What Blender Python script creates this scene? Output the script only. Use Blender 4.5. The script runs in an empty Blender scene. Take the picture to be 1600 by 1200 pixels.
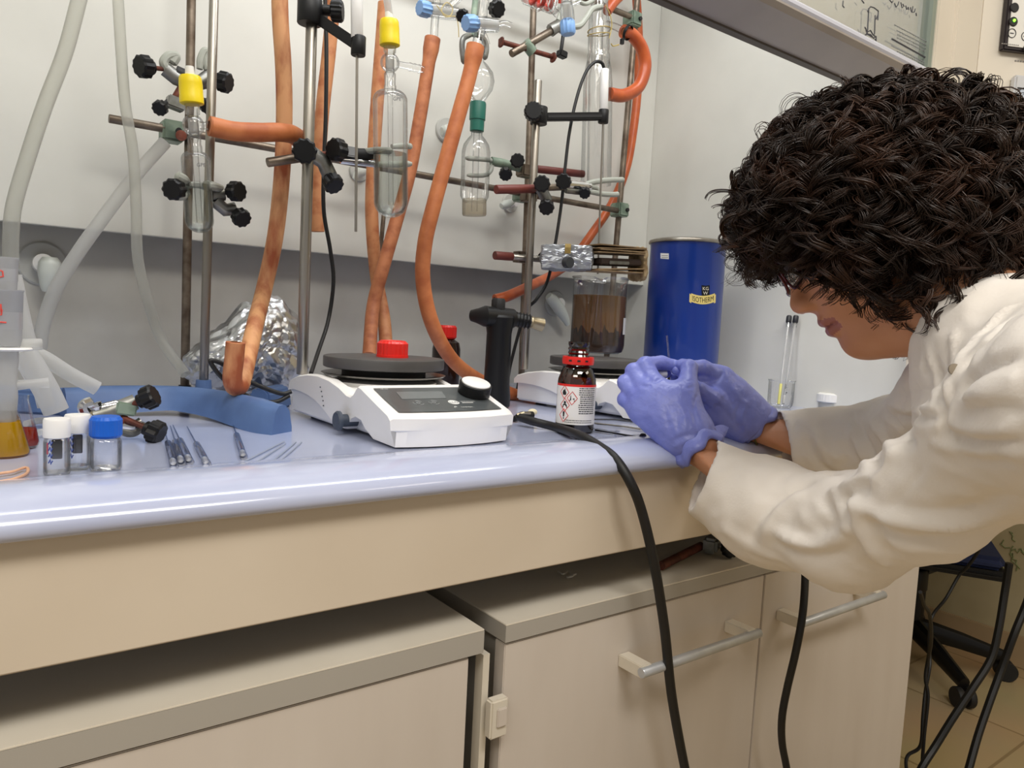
import bpy, bmesh, math, random
import numpy as np
from mathutils import Vector, Matrix, Euler

# ------------------------------------------------------------------ camera, light, exposure
sc = bpy.context.scene
COL = sc.collection
F = 1164.0
YAW, PITCH, ROLL = 0.64113, 0.08305, 0.05106
CAM = Vector((0, 0, 1.042))
_cy, _sy, _cp, _sp = math.cos(YAW), math.sin(YAW), math.cos(PITCH), math.sin(PITCH)
FW = Vector((_sy*_cp, _cy*_cp, -_sp)); _rt = Vector((_cy, -_sy, 0)); _up = _rt.cross(FW)
RT = _rt*math.cos(ROLL) + _up*math.sin(ROLL)
UP = -_rt*math.sin(ROLL) + _up*math.cos(ROLL)
cd = bpy.data.cameras.new('camera'); cam = bpy.data.objects.new('camera', cd); COL.objects.link(cam)
cd.sensor_width = 36.0; cd.lens = F/1600*36.0; cd.clip_start = 0.02
m = Matrix.Identity(4)
for i in range(3):
    m[i][0] = RT[i]; m[i][1] = UP[i]; m[i][2] = -FW[i]; m[i][3] = CAM[i]
cam.matrix_world = m
sc.camera = cam
sc.view_settings.view_transform = 'Standard'; sc.view_settings.look = 'None'
sc.view_settings.gamma = 1.0; sc.view_settings.use_curve_mapping = False
sc.view_settings.exposure = 0.16
try:
    sc.cycles.transparent_max_bounces = 40; sc.cycles.max_bounces = 10; sc.cycles.transmission_bounces = 10
    sc.cycles.use_denoising = True; sc.cycles.caustics_refractive = False; sc.cycles.caustics_reflective = False
except Exception:
    pass
world = bpy.data.worlds.new('room_light'); sc.world = world; world.use_nodes = True
world.node_tree.nodes['Background'].inputs[0].default_value = (0.95, 0.93, 0.90, 1)
world.node_tree.nodes['Background'].inputs[1].default_value = 0.30
def area(name, loc, target, size, size_y, power, col):
    l = bpy.data.lights.new(name, 'AREA'); l.shape = 'RECTANGLE'; l.size = size; l.size_y = size_y
    l.energy = power; l.color = col
    o = bpy.data.objects.new(name, l); COL.objects.link(o); o.location = loc
    o.rotation_euler = (Vector(target)-Vector(loc)).to_track_quat('-Z', 'Y').to_euler()
    return o
area('hood_tube_light', (0.65, 0.80, 2.05), (0.65, 0.98, 1.0), 1.2, 0.12, 6.8, (0.97, 0.985, 1.0))
area('ceiling_light_near', (0.3, -0.7, 2.65), (0.5, -0.3, 0.5), 1.3, 0.4, 30, (1.0, 0.965, 0.91))
area('ceiling_light_far', (2.0, -0.9, 2.65), (1.6, -0.3, 0.5), 1.3, 0.4, 9, (1.0, 0.90, 0.76))
area('ceiling_light_left', (-1.3, -0.6, 2.65), (-0.2, 0.3, 0.9), 1.3, 0.4, 16, (1.0, 0.94, 0.85))

# ------------------------------------------------------------------ pixel -> place in the room
def ray(px, py): return FW + RT*((px-800)/F) - UP*((py-600)/F)
def W(px, py, d): return CAM + ray(px, py)*d
def onZ(px, py, z):
    r = ray(px, py); return CAM + r*((z-CAM.z)/r.z)
def onY(px, py, y):
    r = ray(px, py); return CAM + r*(y/r.y)
def onX(px, py, x):
    r = ray(px, py); return CAM + r*(x/r.x)
def depth(p): return (Vector(p)-CAM).dot(FW)
def pix(p):
    q = Vector(p)-CAM; d = q.dot(FW); return (800+F*q.dot(RT)/d, 600-F*q.dot(UP)/d)
def plen(px, d): return px*d/F

# ------------------------------------------------------------------ materials
def lin(c):
    if isinstance(c, str):
        c = c.lstrip('#'); c = [int(c[i:i+2], 16)/255 for i in (0, 2, 4)]
    return tuple((x/12.92 if x <= 0.04045 else ((x+0.055)/1.055)**2.4) for x in c)
MATS = {}
def mat(name, col, rough=0.5, metal=0.0, col2=None, nscale=30.0, nlo=0.4, nhi=0.6, bump=0.0, bscale=60.0,
        sss=0.0, spec=0.5, coat=0.0, emis=0.0, alpha=1.0, stretch=None, sheen=0.0):
    if name in MATS: return MATS[name]
    mt = bpy.data.materials.new(name); mt.use_nodes = True; nt = mt.node_tree; N = nt.nodes; L = nt.links
    b = N['Principled BSDF']
    c = lin(col)
    b.inputs['Base Color'].default_value = (*c, 1); b.inputs['Roughness'].default_value = rough
    b.inputs['Metallic'].default_value = metal; b.inputs['Specular IOR Level'].default_value = spec
    b.inputs['Coat Weight'].default_value = coat; b.inputs['Alpha'].default_value = alpha
    b.inputs['Sheen Weight'].default_value = sheen
    if sss:
        b.inputs['Subsurface Weight'].default_value = sss
        b.inputs['Subsurface Radius'].default_value = (0.012, 0.005, 0.003)
        b.inputs['Subsurface Scale'].default_value = 1.0
    if emis:
        b.inputs['Emission Color'].default_value = (*c, 1); b.inputs['Emission Strength'].default_value = emis
    if col2 or bump:
        tc = N.new('ShaderNodeTexCoord'); mp = N.new('ShaderNodeMapping'); L.new(tc.outputs['Object'], mp.inputs[0])
        if stretch: mp.inputs['Scale'].default_value = stretch
    if col2:
        nz = N.new('ShaderNodeTexNoise'); nz.inputs['Scale'].default_value = nscale; nz.inputs['Detail'].default_value = 6
        L.new(mp.outputs[0], nz.inputs['Vector'])
        rp = N.new('ShaderNodeValToRGB'); rp.color_ramp.elements[0].position = nlo; rp.color_ramp.elements[1].position = nhi
        rp.color_ramp.elements[0].color = (*c, 1); rp.color_ramp.elements[1].color = (*lin(col2), 1)
        L.new(nz.outputs['Fac'], rp.inputs[0]); L.new(rp.outputs[0], b.inputs['Base Color'])
    if bump:
        n2 = N.new('ShaderNodeTexNoise'); n2.inputs['Scale'].default_value = bscale; n2.inputs['Detail'].default_value = 4
        L.new(mp.outputs[0], n2.inputs['Vector'])
        bp = N.new('ShaderNodeBump'); bp.inputs['Strength'].default_value = bump; bp.inputs['Distance'].default_value = 0.002
        L.new(n2.outputs['Fac'], bp.inputs['Height']); L.new(bp.outputs[0], b.inputs['Normal'])
    MATS[name] = mt
    return mt
def thin_glass(name, tint='#ffffff', edge='#b9c0bf', gloss=0.06, opac=0.0, body='#ffffff', blend=0.25, rough=0.02):
    """Thin clear wall: see-through, darker where the wall is seen edge-on, plus reflections."""
    if name in MATS: return MATS[name]
    mt = bpy.data.materials.new(name); mt.use_nodes = True; nt = mt.node_tree; N = nt.nodes; L = nt.links
    N.remove(N['Principled BSDF']); out = N['Material Output']
    lw = N.new('ShaderNodeLayerWeight'); lw.inputs['Blend'].default_value = blend
    mx = N.new('ShaderNodeMix'); mx.data_type = 'RGBA'
    mx.inputs['A'].default_value = (*lin(tint), 1); mx.inputs['B'].default_value = (*lin(edge), 1)
    pw = N.new('ShaderNodeMath'); pw.operation = 'POWER'; pw.inputs[1].default_value = 1.6
    L.new(lw.outputs['Facing'], pw.inputs[0]); L.new(pw.outputs[0], mx.inputs['Factor'])
    tr = N.new('ShaderNodeBsdfTransparent'); L.new(mx.outputs['Result'], tr.inputs[0])
    gl = N.new('ShaderNodeBsdfGlossy'); gl.inputs['Roughness'].default_value = rough
    fr = N.new('ShaderNodeMath'); fr.operation = 'MULTIPLY_ADD'; fr.inputs[1].default_value = 0.55; fr.inputs[2].default_value = gloss
    L.new(lw.outputs['Fresnel'], fr.inputs[0])
    ms = N.new('ShaderNodeMixShader'); L.new(fr.outputs[0], ms.inputs[0]); L.new(tr.outputs[0], ms.inputs[1]); L.new(gl.outputs[0], ms.inputs[2])
    last = ms
    if opac:
        df = N.new('ShaderNodeBsdfDiffuse'); df.inputs[0].default_value = (*lin(body), 1)
        tl = N.new('ShaderNodeBsdfTranslucent'); tl.inputs[0].default_value = (*lin(body), 1)
        ad = N.new('ShaderNodeMixShader'); ad.inputs[0].default_value = .5; L.new(df.outputs[0], ad.inputs[1]); L.new(tl.outputs[0], ad.inputs[2])
        m2 = N.new('ShaderNodeMixShader'); m2.inputs[0].default_value = opac
        L.new(ms.outputs[0], m2.inputs[1]); L.new(ad.outputs[0], m2.inputs[2]); last = m2
    L.new(last.outputs[0], out.inputs['Surface'])
    MATS[name] = mt
    return mt

M_liner = mat('liner_panel', '#dcdbd3', .45, col2='#d3d2ca', nscale=6, nlo=.35, nhi=.7, bump=.02, bscale=20)
M_rear_shade = mat('rear_panel_shaded', '#c9c7bf', .5, col2='#bcb9b0', nscale=9, nlo=.35, nhi=.7)  # liner toned darker: shade under the baffle overhang put into the colour
M_bench = mat('bench_ceramic', '#bcc3dc', .16, col2='#b4bbd6', nscale=5, spec=.5, coat=.3)
M_apron = mat('apron_laminate', '#d8cbb8', .4, col2='#d0c2ae', nscale=4, nlo=.35, nhi=.65)
M_cab = mat('cabinet_laminate', '#d3cac0', .42, col2='#ccc2b7', nscale=5, nlo=.3, nhi=.7, stretch=(3, 3, .6))
M_cabtop = mat('cabinet_top_laminate', '#ded7c8', .4, col2='#d4ccbc', nscale=8, nlo=.3, nhi=.7)
M_band = mat('edge_band', '#aba69d', .45)
M_alu = mat('brushed_aluminium', '#c9cdd2', .4, .55, col2='#c0c4c9', nscale=40)
M_greymetal = mat('grey_painted_metal', '#9a9a98', .4, .3)
M_sash = mat('sash_frame_paint', '#b3aca6', .35, .1, col2='#a59e98', nscale=10, nlo=.3, nhi=.7)
M_sashglint = mat('sash_edge_highlight', '#d5d8e6', .25)  # bluish white stands for the highlight where the rail edge catches light
M_fascia = mat('fascia_cream', '#e2dacb', .5, col2='#dcd3c3', nscale=4)
M_wallroom = mat('room_plaster', '#cbbf9c', .7, col2='#c2b590', nscale=5)
M_black = mat('black_plastic', '#0d0d0f', .42, spec=.35)
M_blackm = mat('black_matt', '#1b1b1c', .6)
M_rubber = mat('black_rubber', '#101011', .5)
M_steel = mat('polished_steel', '#a9a49b', .36, 1.0, col2='#938d84', nscale=25, stretch=(1, 1, .1))
M_steelold = mat('weathered_steel', '#8d8173', .42, .85, col2='#5f5247', nscale=35, nlo=.35, nhi=.65)
M_rust = mat('rusty_steel', '#7a4233', .6, .4, col2='#583127', nscale=60)
M_chrome = mat('chrome', '#d8d8d8', .12, 1.0)
M_zinc = mat('cast_zinc', '#8f8f8c', .4, .8, col2='#77776f', nscale=50)
M_green = mat('green_enamel', '#8fa08e', .45, .3, col2='#6f8272', nscale=50)
M_white = mat('white_plastic', '#ecebe8', .35)
M_glass = thin_glass('clear_glass')
M_glassp = thin_glass('window_glass', tint='#ffffff', edge='#f2f6f4', gloss=.05)
M_darkink = mat('dark_ink', '#4a4a50', .6)

# ------------------------------------------------------------------ mesh helpers
class MB:
    def __init__(s): s.bm = bmesh.new(); s.mi = 0
    def _m(s, n0):
        s.bm.faces.ensure_lookup_table()
        for f in s.bm.faces[n0:]: f.material_index = s.mi
    def box(s, c, size, rot=None, bev=0.0, seg=2):
        n0 = len(s.bm.faces)
        R = rot.to_4x4() if isinstance(rot, Matrix) else (Euler(rot).to_matrix().to_4x4() if rot else Matrix.Identity(4))
        T = Matrix.Translation(Vector(c)) @ R @ Matrix.Diagonal((*size, 1))
        r = bmesh.ops.create_cube(s.bm, size=1.0, matrix=T)
        if bev:
            es = list({e for v in r['verts'] for e in v.link_edges})
            bmesh.ops.bevel(s.bm, geom=es, offset=bev, segments=seg, affect='EDGES', clamp_overlap=True)
        s._m(n0); return s
    def lohi(s, lo, hi, bev=0.0):
        lo = Vector(lo); hi = Vector(hi); return s.box((lo+hi)/2, hi-lo, None, bev)
    def ring(s, c, u, v, r, seg, ry=None):
        ry = r if ry is None else ry
        return [s.bm.verts.new(c + u*(math.cos(2*math.pi*i/seg)*r) + v*(math.sin(2*math.pi*i/seg)*ry)) for i in range(seg)]
    def tube(s, pts, r, seg=10, caps=True, closed=False, up=None, flat=1.0):
        pts = [Vector(p) for p in pts]; n = len(pts); n0 = len(s.bm.faces)
        rs = r if hasattr(r, '__len__') else [r]*n
        def tan(i):
            if closed: return (pts[(i+1) % n]-pts[i-1]).normalized()
            return (pts[min(i+1, n-1)]-pts[max(i-1, 0)]).normalized()
        t = tan(0); u = up if up is not None else (Vector((0, 0, 1)) if abs(t.z) < .9 else Vector((1, 0, 0)))
        u = (u - t*u.dot(t)).normalized(); rings = []
        for i in range(n):
            t = tan(i); u = (u - t*u.dot(t))
            u = u.normalized() if u.length > 1e-6 else t.orthogonal().normalized()
            rings.append(s.ring(pts[i], u, t.cross(u), rs[i], seg, rs[i]*flat))
        for i in range(n if closed else n-1):
            a, b = rings[i], rings[(i+1) % n]
            for k in range(seg): s.bm.faces.new((a[k], a[(k+1) % seg], b[(k+1) % seg], b[k]))
        if caps and not closed:
            s.bm.faces.new(list(reversed(rings[0]))); s.bm.faces.new(rings[-1])
        s._m(n0); return s
    def cyl(s, a, b, r, r2=None, seg=20, bev=0.0, caps=True):
        a = Vector(a); b = Vector(b); r2 = r if r2 is None else r2
        if bev:
            d = (b-a).normalized()*bev
            return s.tube([a, a+d*1e-3, a+d, b-d, b-d*1e-3, b], [r-bev, r-bev*.6, r, r2, r2-bev*.6, r2-bev], seg, caps)
        return s.tube([a, b], [r, r2], seg, caps)
    def lathe(s, o, axis, prof, seg=32, closed=False, a0=0.0, a1=2*math.pi, uref=None):
        """prof: (radius, height along axis)"""
        o = Vector(o); ax = Vector(axis).normalized(); n0 = len(s.bm.faces)
        u = uref if uref is not None else (Vector((1, 0, 0)) if abs(ax.x) < .9 else Vector((0, 1, 0)))
        u = (u-ax*u.dot(ax)).normalized(); v = ax.cross(u); full = abs(a1-a0-2*math.pi) < 1e-6
        cols = []
        for (r, h) in prof:
            if r < 1e-7: cols.append([s.bm.verts.new(o+ax*h)])
            else:
                k = seg if full else seg+1
                cols.append([s.bm.verts.new(o+ax*h+u*(r*math.cos(a0+(a1-a0)*i/seg))+v*(r*math.sin(a0+(a1-a0)*i/seg))) for i in range(k)])
        pairs = list(zip(cols[:-1], cols[1:])) + ([(cols[-1], cols[0])] if closed else [])
        for a, b in pairs:
            for i in range(seg):
                j = (i+1) % seg if full else i+1
                if len(a) == 1 and len(b) == 1: continue
                if len(a) == 1: s.bm.faces.new((a[0], b[j], b[i]))
                elif len(b) == 1: s.bm.faces.new((a[i], a[j], b[0]))
                else: s.bm.faces.new((a[i], a[j], b[j], b[i]))
        s._m(n0); return s
    def ball(s, c, r, seg=20, scale=(1, 1, 1), rot=None):
        n0 = len(s.bm.faces)
        R = rot.to_4x4() if rot is not None else Matrix.Identity(4)
        T = Matrix.Translation(Vector(c)) @ R @ Matrix.Diagonal((*[r*k for k in scale], 1))
        bmesh.ops.create_uvsphere(s.bm, u_segments=seg, v_segments=max(6, seg//2), radius=1, matrix=T)
        s._m(n0); return s
    def prism(s, poly, vec, bev=0.0):
        """closed 3D polygon swept along vec"""
        n0 = len(s.bm.faces); vec = Vector(vec)
        a = [s.bm.verts.new(Vector(p)) for p in poly]; b = [s.bm.verts.new(Vector(p)+vec) for p in poly]
        n = len(a); fs = [s.bm.faces.new(list(reversed(a))), s.bm.faces.new(b)]
        for i in range(n): fs.append(s.bm.faces.new((a[i], a[(i+1) % n], b[(i+1) % n], b[i])))
        if bev:
            es = list({e for f in fs for e in f.edges})
            bmesh.ops.bevel(s.bm, geom=es, offset=bev, segments=2, affect='EDGES', clamp_overlap=True)
        s._m(n0); return s
    def knurl(s, c, axis, r, h, n=14, depth=0.12):
        """star-grip knob"""
        c = Vector(c); ax = Vector(axis).normalized(); u = ax.orthogonal().normalized(); v = ax.cross(u); n0 = len(s.bm.faces)
        seg = n*4; rings = []
        for hh, k in ((0, .86), (h*.12, 1.0), (h*.85, 1.0), (h, .84)):
            ring = []
            for i in range(seg):
                a = 2*math.pi*i/seg; rr = r*k*(1-depth*(0.5-0.5*math.cos(n*a)))
                ring.append(s.bm.verts.new(c+ax*hh+u*(rr*math.cos(a))+v*(rr*math.sin(a))))
            rings.append(ring)
        for a, b in zip(rings[:-1], rings[1:]):
            for k in range(seg): s.bm.faces.new((a[k], a[(k+1) % seg], b[(k+1) % seg], b[k]))
        s.bm.faces.new(list(reversed(rings[0]))); s.bm.faces.new(rings[-1])
        s._m(n0); return s
    def build(s, name, mats, parent=None, angle=35, recalc=True):
        if recalc: bmesh.ops.recalc_face_normals(s.bm, faces=s.bm.faces)
        me = bpy.data.meshes.new(name); s.bm.to_mesh(me); s.bm.free()
        for mm in (mats if isinstance(mats, (list, tuple)) else [mats]): me.materials.append(mm)
        me.polygons.foreach_set('use_smooth', [True]*len(me.polygons))
        try: me.set_sharp_from_angle(angle=math.radians(angle))
        except Exception: pass
        o = bpy.data.objects.new(name, me); COL.objects.link(o)
        if parent is not None:
            o.parent = parent
            b = parent
            off = Vector((0, 0, 0))
            while b is not None: off += b.location; b = b.parent
            o.location = (0, 0, 0)
            me.transform(Matrix.Translation(-off)); me.update()
        return o
def tag(o, label=None, cat=None, group=None, kind=None):
    if label: o['label'] = label
    if cat: o['category'] = cat
    if group: o['group'] = group
    if kind: o['kind'] = kind
    return o
def thing(name, label, cat, loc=(0, 0, 0), group=None):
    o = bpy.data.objects.new(name, None); COL.objects.link(o); o.location = loc; o.empty_display_size = .03
    return tag(o, label, cat, group)
def struct(name, mb, mats, parent=None, angle=35):
    o = mb.build(name, mats, parent, angle)
    if parent is None: o['kind'] = 'structure'
    return o
def dup(root, delta, label=None, group=None):
    r = root.copy(); COL.objects.link(r); r.location = root.location + Vector(delta)
    if label: r['label'] = label
    if group: r['group'] = group
    for ch in list(root.children):
        c = ch.copy(); COL.objects.link(c); c.parent = r
        for g in list(ch.children):
            d = g.copy(); COL.objects.link(d); d.parent = c
    return r
def spline(pts, n=10, closed=False):
    """Catmull-Rom through points"""
    P = [Vector(p) for p in pts]; out = []
    N_ = len(P)
    rng = range(N_ if closed else N_-1)
    for i in rng:
        p1, p2 = P[i], P[(i+1) % N_]
        p0 = P[i-1] if (i > 0 or closed) else p1*2-p2
        p3 = P[(i+2) % N_] if (i+2 < N_ or closed) else p2*2-p1
        for k in range(n):
            t = k/n
            out.append(0.5*((2*p1)+(p2-p0)*t+(2*p0-5*p1+4*p2-p3)*t*t+(3*p1-p0-3*p2+p3)*t**3))
    if not closed: out.append(P[-1])
    return out
def text_obj(name, s, mat_, parent, origin, xdir, ydir, size, align='LEFT', bend=None, ext=0.00008, squeeze=1.0, mirror=False):
    cu = bpy.data.curves.new(name, 'FONT'); cu.body = s; cu.size = 1.0; cu.align_x = align; cu.resolution_u = 3
    o = bpy.data.objects.new(name+'_tmp', cu); COL.objects.link(o)
    dg = bpy.context.evaluated_depsgraph_get(); me = bpy.data.meshes.new_from_object(o.evaluated_get(dg))
    bpy.data.objects.remove(o); bpy.data.curves.remove(cu)
    x = Vector(xdir).normalized(); y = Vector(ydir).normalized(); n = x.cross(y)
    off = Vector((0, 0, 0)); b = parent
    while b is not None: off += b.location; b = b.parent
    if bend: # subdivide so that the letters wrap round the curve
        bm = bmesh.new(); bm.from_mesh(me)
        for cx in np.arange(-12, 12, .12):
            bmesh.ops.bisect_plane(bm, geom=bm.verts[:]+bm.edges[:]+bm.faces[:], plane_co=(cx, 0, 0), plane_no=(1, 0, 0))
        bm.to_mesh(me); bm.free()
    for v in me.vertices:
        a, c = v.co.x*size*squeeze*(-1 if mirror else 1), v.co.y*size
        v.co = (bend(a, c) if bend else Vector(origin)+x*a+y*c+n*ext) - off
    me.name = name; me.materials.clear(); me.materials.append(mat_)
    ob = bpy.data.objects.new(name, me); COL.objects.link(ob); ob.parent = parent
    return ob

# ------------------------------------------------------------------ the room and the fume hood shell
XR = 1.37
b = MB(); b.lohi((-.14, 1.31, 1.149), (XR, 1.322, 2.12), .001); struct('wall_back', b, M_liner)
b = MB(); b.lohi((-.14, 1.385, .86), (XR, 1.40, 1.5)); struct('wall_rear', b, M_rear_shade)
b = MB(); b.lohi((XR, .632, .86), (XR+.02, 1.40, 2.12)); struct('wall_right', b, M_liner)
b = MB(); b.lohi((-.16, .62, .86), (-.14, 1.40, 2.12)); struct('wall_left', b, M_liner)
b = MB(); b.lohi((-.16, .62, 2.12), (XR+.03, 1.40, 2.14)); struct('ceiling', b, M_liner)
b = MB(); b.lohi((XR-.012, .602, .885), (XR+.03, .632, 1.46), .002); b.lohi((XR-.014, .615, .885), (XR-.011, .622, 1.46)); struct('trim_1', b, M_greymetal)

hood = thing('fume_hood_bench', 'pale blue ceramic worktop with rounded front lip above a cream front panel', 'worktop', (.6, .95, .9))
prof = [(1.39, .862), (1.39, .9), (.700, .9), (.684, .9015), (.664, .9045), (.645, .9065), (.625, .9062), (.606, .9025), (.592, .8965), (.585, .890), (.5835, .884), (.586, .8785), (.592, .8765), (.62, .8765), (.63, .862)]
b = MB(); b.prism([(-.16, y, z) for y, z in prof], (XR+.17, 0, 0)); b.build('worktop', M_bench, hood, 50)
z0, z1 = onY(500, 957.5, .60).z, .8775
b = MB(); b.lohi((-.16, .600, z0), (XR+.01, .622, z1), .0015); b.lohi((-.16, .6, z0+.002), (-.14, 1.38, z1)); b.lohi((XR-.01, .622, z0+.002), (XR+.01, 1.38, z1))
b.build('front_panel', M_apron, hood)

# sash: a sliding glass window with a wide bottom rail
sash = thing('hood_sash', 'raised glass sash with broad grey bottom rail across the fume hood opening', 'sash window', (.65, .62, 1.42))
pt = onY(1515, 147, .600); pb = onY(1367, 145, .665)
zt, zb = pt.z, pb.z
pf = [(.600, zt), (.600, zt-.006), (.606, zt-.012), (.640, zb+.004), (.652, zb+.001), (.665, zb), (.672, zb+.002), (.672, zb+.012), (.63, zt+.008), (.612, zt+.01)]
b = MB(); b.prism([(-.13, y, z) for y, z in pf], (pt.x+.13, 0, 0)); b.build('bottom_rail', M_sash, sash, 25)
b = MB(); b.tube([(-.13, .604, zt+.0015), (pt.x, .604, zt+.0015)], .0065, 10); b.build('rail_highlight', M_sashglint, sash)
b = MB(); b.lohi((-.13, .662, zb-.0025), (pt.x-.005, .674, zb+.002)); b.build('rear_edge_strip', mat('rear_edge_dark', '#5d564e', .5), sash)  # dark strip along the inner rear edge of the rail
b = MB(); gx = onY(1459, 60, .618).x
b.lohi((-.13, .616, zt), (gx, .621, 2.0)); b.build('glass_pane', M_glassp, sash)
b = MB(); x0 = onY(1459, 60, .61).x; x1 = onY(1492, 60, .61).x
b.lohi((x0, .606, zt), (x1, .63, 2.0), .002); b.build('side_rail', M_fascia, sash)
b = MB(); b.lohi((x0-.012, .610, zt), (x0, .6265, 2.0)); b.build('gasket', mat('gasket_green', '#8a9488', .5), sash)
# marker drawing of a column and printed lines on the glass
def strokes(name, polys, r, mt, parent, Y=.6155):
    b = MB()
    for pl in polys:
        b.tube([onY(x, y, Y) for x, y in pl], r, 5)
    return b.build(name, mt, parent)
def z6(x, y): return (1200+x/4, y/4)
draw = [[(630, 80), (622, 70), (640, 42), (662, 48), (690, 70), (686, 125)], [(630, 50), (622, 190), (612, 220)], [(670, 95), (665, 215)], [(683, 100), (676, 120)],
        [(605, 170), (622, 200), (640, 190), (655, 215), (675, 232)], [(610, 215), (640, 215), (660, 240), (676, 228)], [(668, 245), (676, 255), (676, 230)], [(612, 190), (625, 215), (650, 232)]]
hand = [[(585, 0), (600, 20)], [(470, 5), (466, 35), (476, 48)], [(760, 0), (775, 18), (782, 5)], [(790, 20), (800, 45), (812, 30), (818, 10)], [(830, 15), (838, 50), (850, 40), (842, 25)],
        [(860, 35), (868, 60), (876, 45), (880, 62)], [(890, 45), (896, 75)], [(905, 40), (900, 78), (915, 75), (920, 55)], [(925, 80), (928, 100)]]
strokes('marker_drawing', [[z6(*p) for p in pl] for pl in draw], .0009, M_darkink, sash)
strokes('marker_writing', [[z6(*p) for p in pl] for pl in hand], .0008, M_darkink, sash)
random.seed(5)
rows = []
for (xa, ya, xb, yb) in [(790, 155, 1010, 270), (805, 190, 1005, 290), (808, 215, 1000, 310), (805, 235, 990, 325), (772, 285, 1000, 400), (806, 320, 990, 408), (808, 340, 965, 412)]:
    x = xa
    while x < xb:
        w = random.uniform(6, 14); s_ = (yb-ya)/(xb-xa); y = ya+(x-xa)*s_
        rows.append([z6(x, y-2), z6(x+w*.5, y+w*.5*s_+3), z6(min(x+w, xb), y+w*s_-1)]); x += w+3
strokes('small_print', rows, .00065, mat('print_grey', '#8b8d8c', .6), sash)
strokes('printed_rule', [[z6(775, 243), z6(1003, 370)]], .0013, M_darkink, sash)

# hood front fascia with controls, room wall and floor
xf = onY(1494, 60, .60).x; xc = onY(1530, 60, .60).x
b = MB(); b.lohi((xf, .600, .90), (xc, .632, 2.3), .002); struct('wall_front', b, M_fascia)
b = MB(); b.lohi((-.16, .602, 2.0), (xf, .632, 2.3)); struct('wall_top', b, M_fascia)
# chamfered corner face that carries the controls
TH = math.radians(-28); PH = Vector((math.cos(TH), math.sin(TH), 0)); PN = Vector((math.sin(TH), -math.cos(TH), 0)); PC = Vector((xc, .600, 0)); PZ = Vector((0, 0, 1))
PR = Matrix((PH, -PN, PZ)).transposed()
def onP(px, py, off=0.0):
    r = ray(px, py); o_ = PC+PN*off; return CAM+r*((o_-CAM).dot(PN)/r.dot(PN))
def pbox(lo, hi, o0, o1, bev=.001):  # lo/hi: corner points on the face, o0..o1: thickness in front of it
    w = (hi-lo).dot(PH); h = hi.z-lo.z; c_ = (lo+hi)/2; c_ = c_-PN*(c_-PC).dot(PN)+PN*((o0+o1)/2)
    return MB().box(c_, (abs(w), abs(o1-o0), abs(h)), PR, bev)
b = MB(); b.box(PC+PH*.3-PN*.016+PZ*1.6, (.6, .032, 1.4), PR, .002); struct('wall_corner', b, M_fascia)
pc = onP(1559, 81); pw = onP(1569, 0)
panel = thing('control_panel', 'black framed white control panel with round buttons and one green light on the hood fascia', 'control panel', pc)
hi = pc+PH*.150+PZ*.16
pbox(pc, hi, .0005, .012, .002).build('frame', mat('panel_frame_black', '#2b2426', .4), panel)
pbox(pc+PH*.007+PZ*.006, hi-PH*.007-PZ*.006, .0118, .0136, .0004).build('face_plate', mat('panel_white', '#e9e7e0', .4), panel)
def pdisc(p, r, h): return MB().lathe(p, PN, [(0, 0), (r, 0), (r, h*.6), (r*.9, h), (0, h)], 28)
for k, (px, py) in enumerate([(1585, 12), (1583, 34), (1609, 15), (1607, 38), (1605, 76), (1587, -12), (1611, -8)]):
    p = onP(px, py, .0136); o = pdisc(p, .0078, .0018).build('button', M_blackm, panel)
    if k == 1:
        g = MB().ball(p+PN*.0015+PZ*.0016+PH*.0004, .0026, 12).build('green_light', mat('led_green', '#7dff3a', .3, emis=3.0), o); g['label'] = 'lit green light'
for px, py in [(1581, 52), (1602, 57)]:
    p = onP(px, py, .0136)
    o = MB().lathe(p, PN, [(.0068, 0), (.0068, .0008), (.0078, .0008), (.0078, 0)], 28).build('outlined_button', M_blackm, panel)
    MB().box(p, (.007, .0010, .0016), PR).build('button_caption', M_darkink, o)
b = MB()
for i in range(9): b.box(onP(1566+i*3.1, 68+i*.35, .0137), (.0026, .0005, .0016), PR)
b.build('caption', mat('caption_grey', '#8e8a84', .6), panel)
b = MB()
for i in range(8): b.box(onP(1587+i*4, 95+i*.4, .0004), (.0032, .0008, .0024), PR)
o = b.build('fascia_caption', mat('caption_grey', '#8e8a84', .6)); tag(o, 'tiny grey printed caption under the control panel', 'printed caption')
c0 = onP(1578, 120); c1 = onP(1578, 250)
swp = thing('socket_box', 'light grey wall box with framed pale switches below the control panel', 'switch box', c1)
lo_ = Vector((c0.x, c0.y, c1.z)); hi_ = c0+PH*.12
pbox(lo_, hi_, .0005, .014, .003).build('cover', mat('box_grey', '#cfd0d2', .4), swp)
for (ya, yb, colr) in ((137, 186, 'a'), (190, 240, 'b')):
    za = onP(1588, ya, .014); zb_ = onP(1588, yb, .014); l2 = Vector((zb_.x, zb_.y, zb_.z)); h2 = Vector((za.x, za.y, za.z))+PH*.1
    o = pbox(l2, h2, .0138, .0165, .0008).build('switch_cover', mat('switch_'+colr, '#c3ccd9' if colr == 'a' else '#aecbe6', .3), swp)
    pbox(h2-PH*.1-PZ*.0024, h2, .0163, .0172, .0002).build('dark_edge', M_blackm, o)

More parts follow.
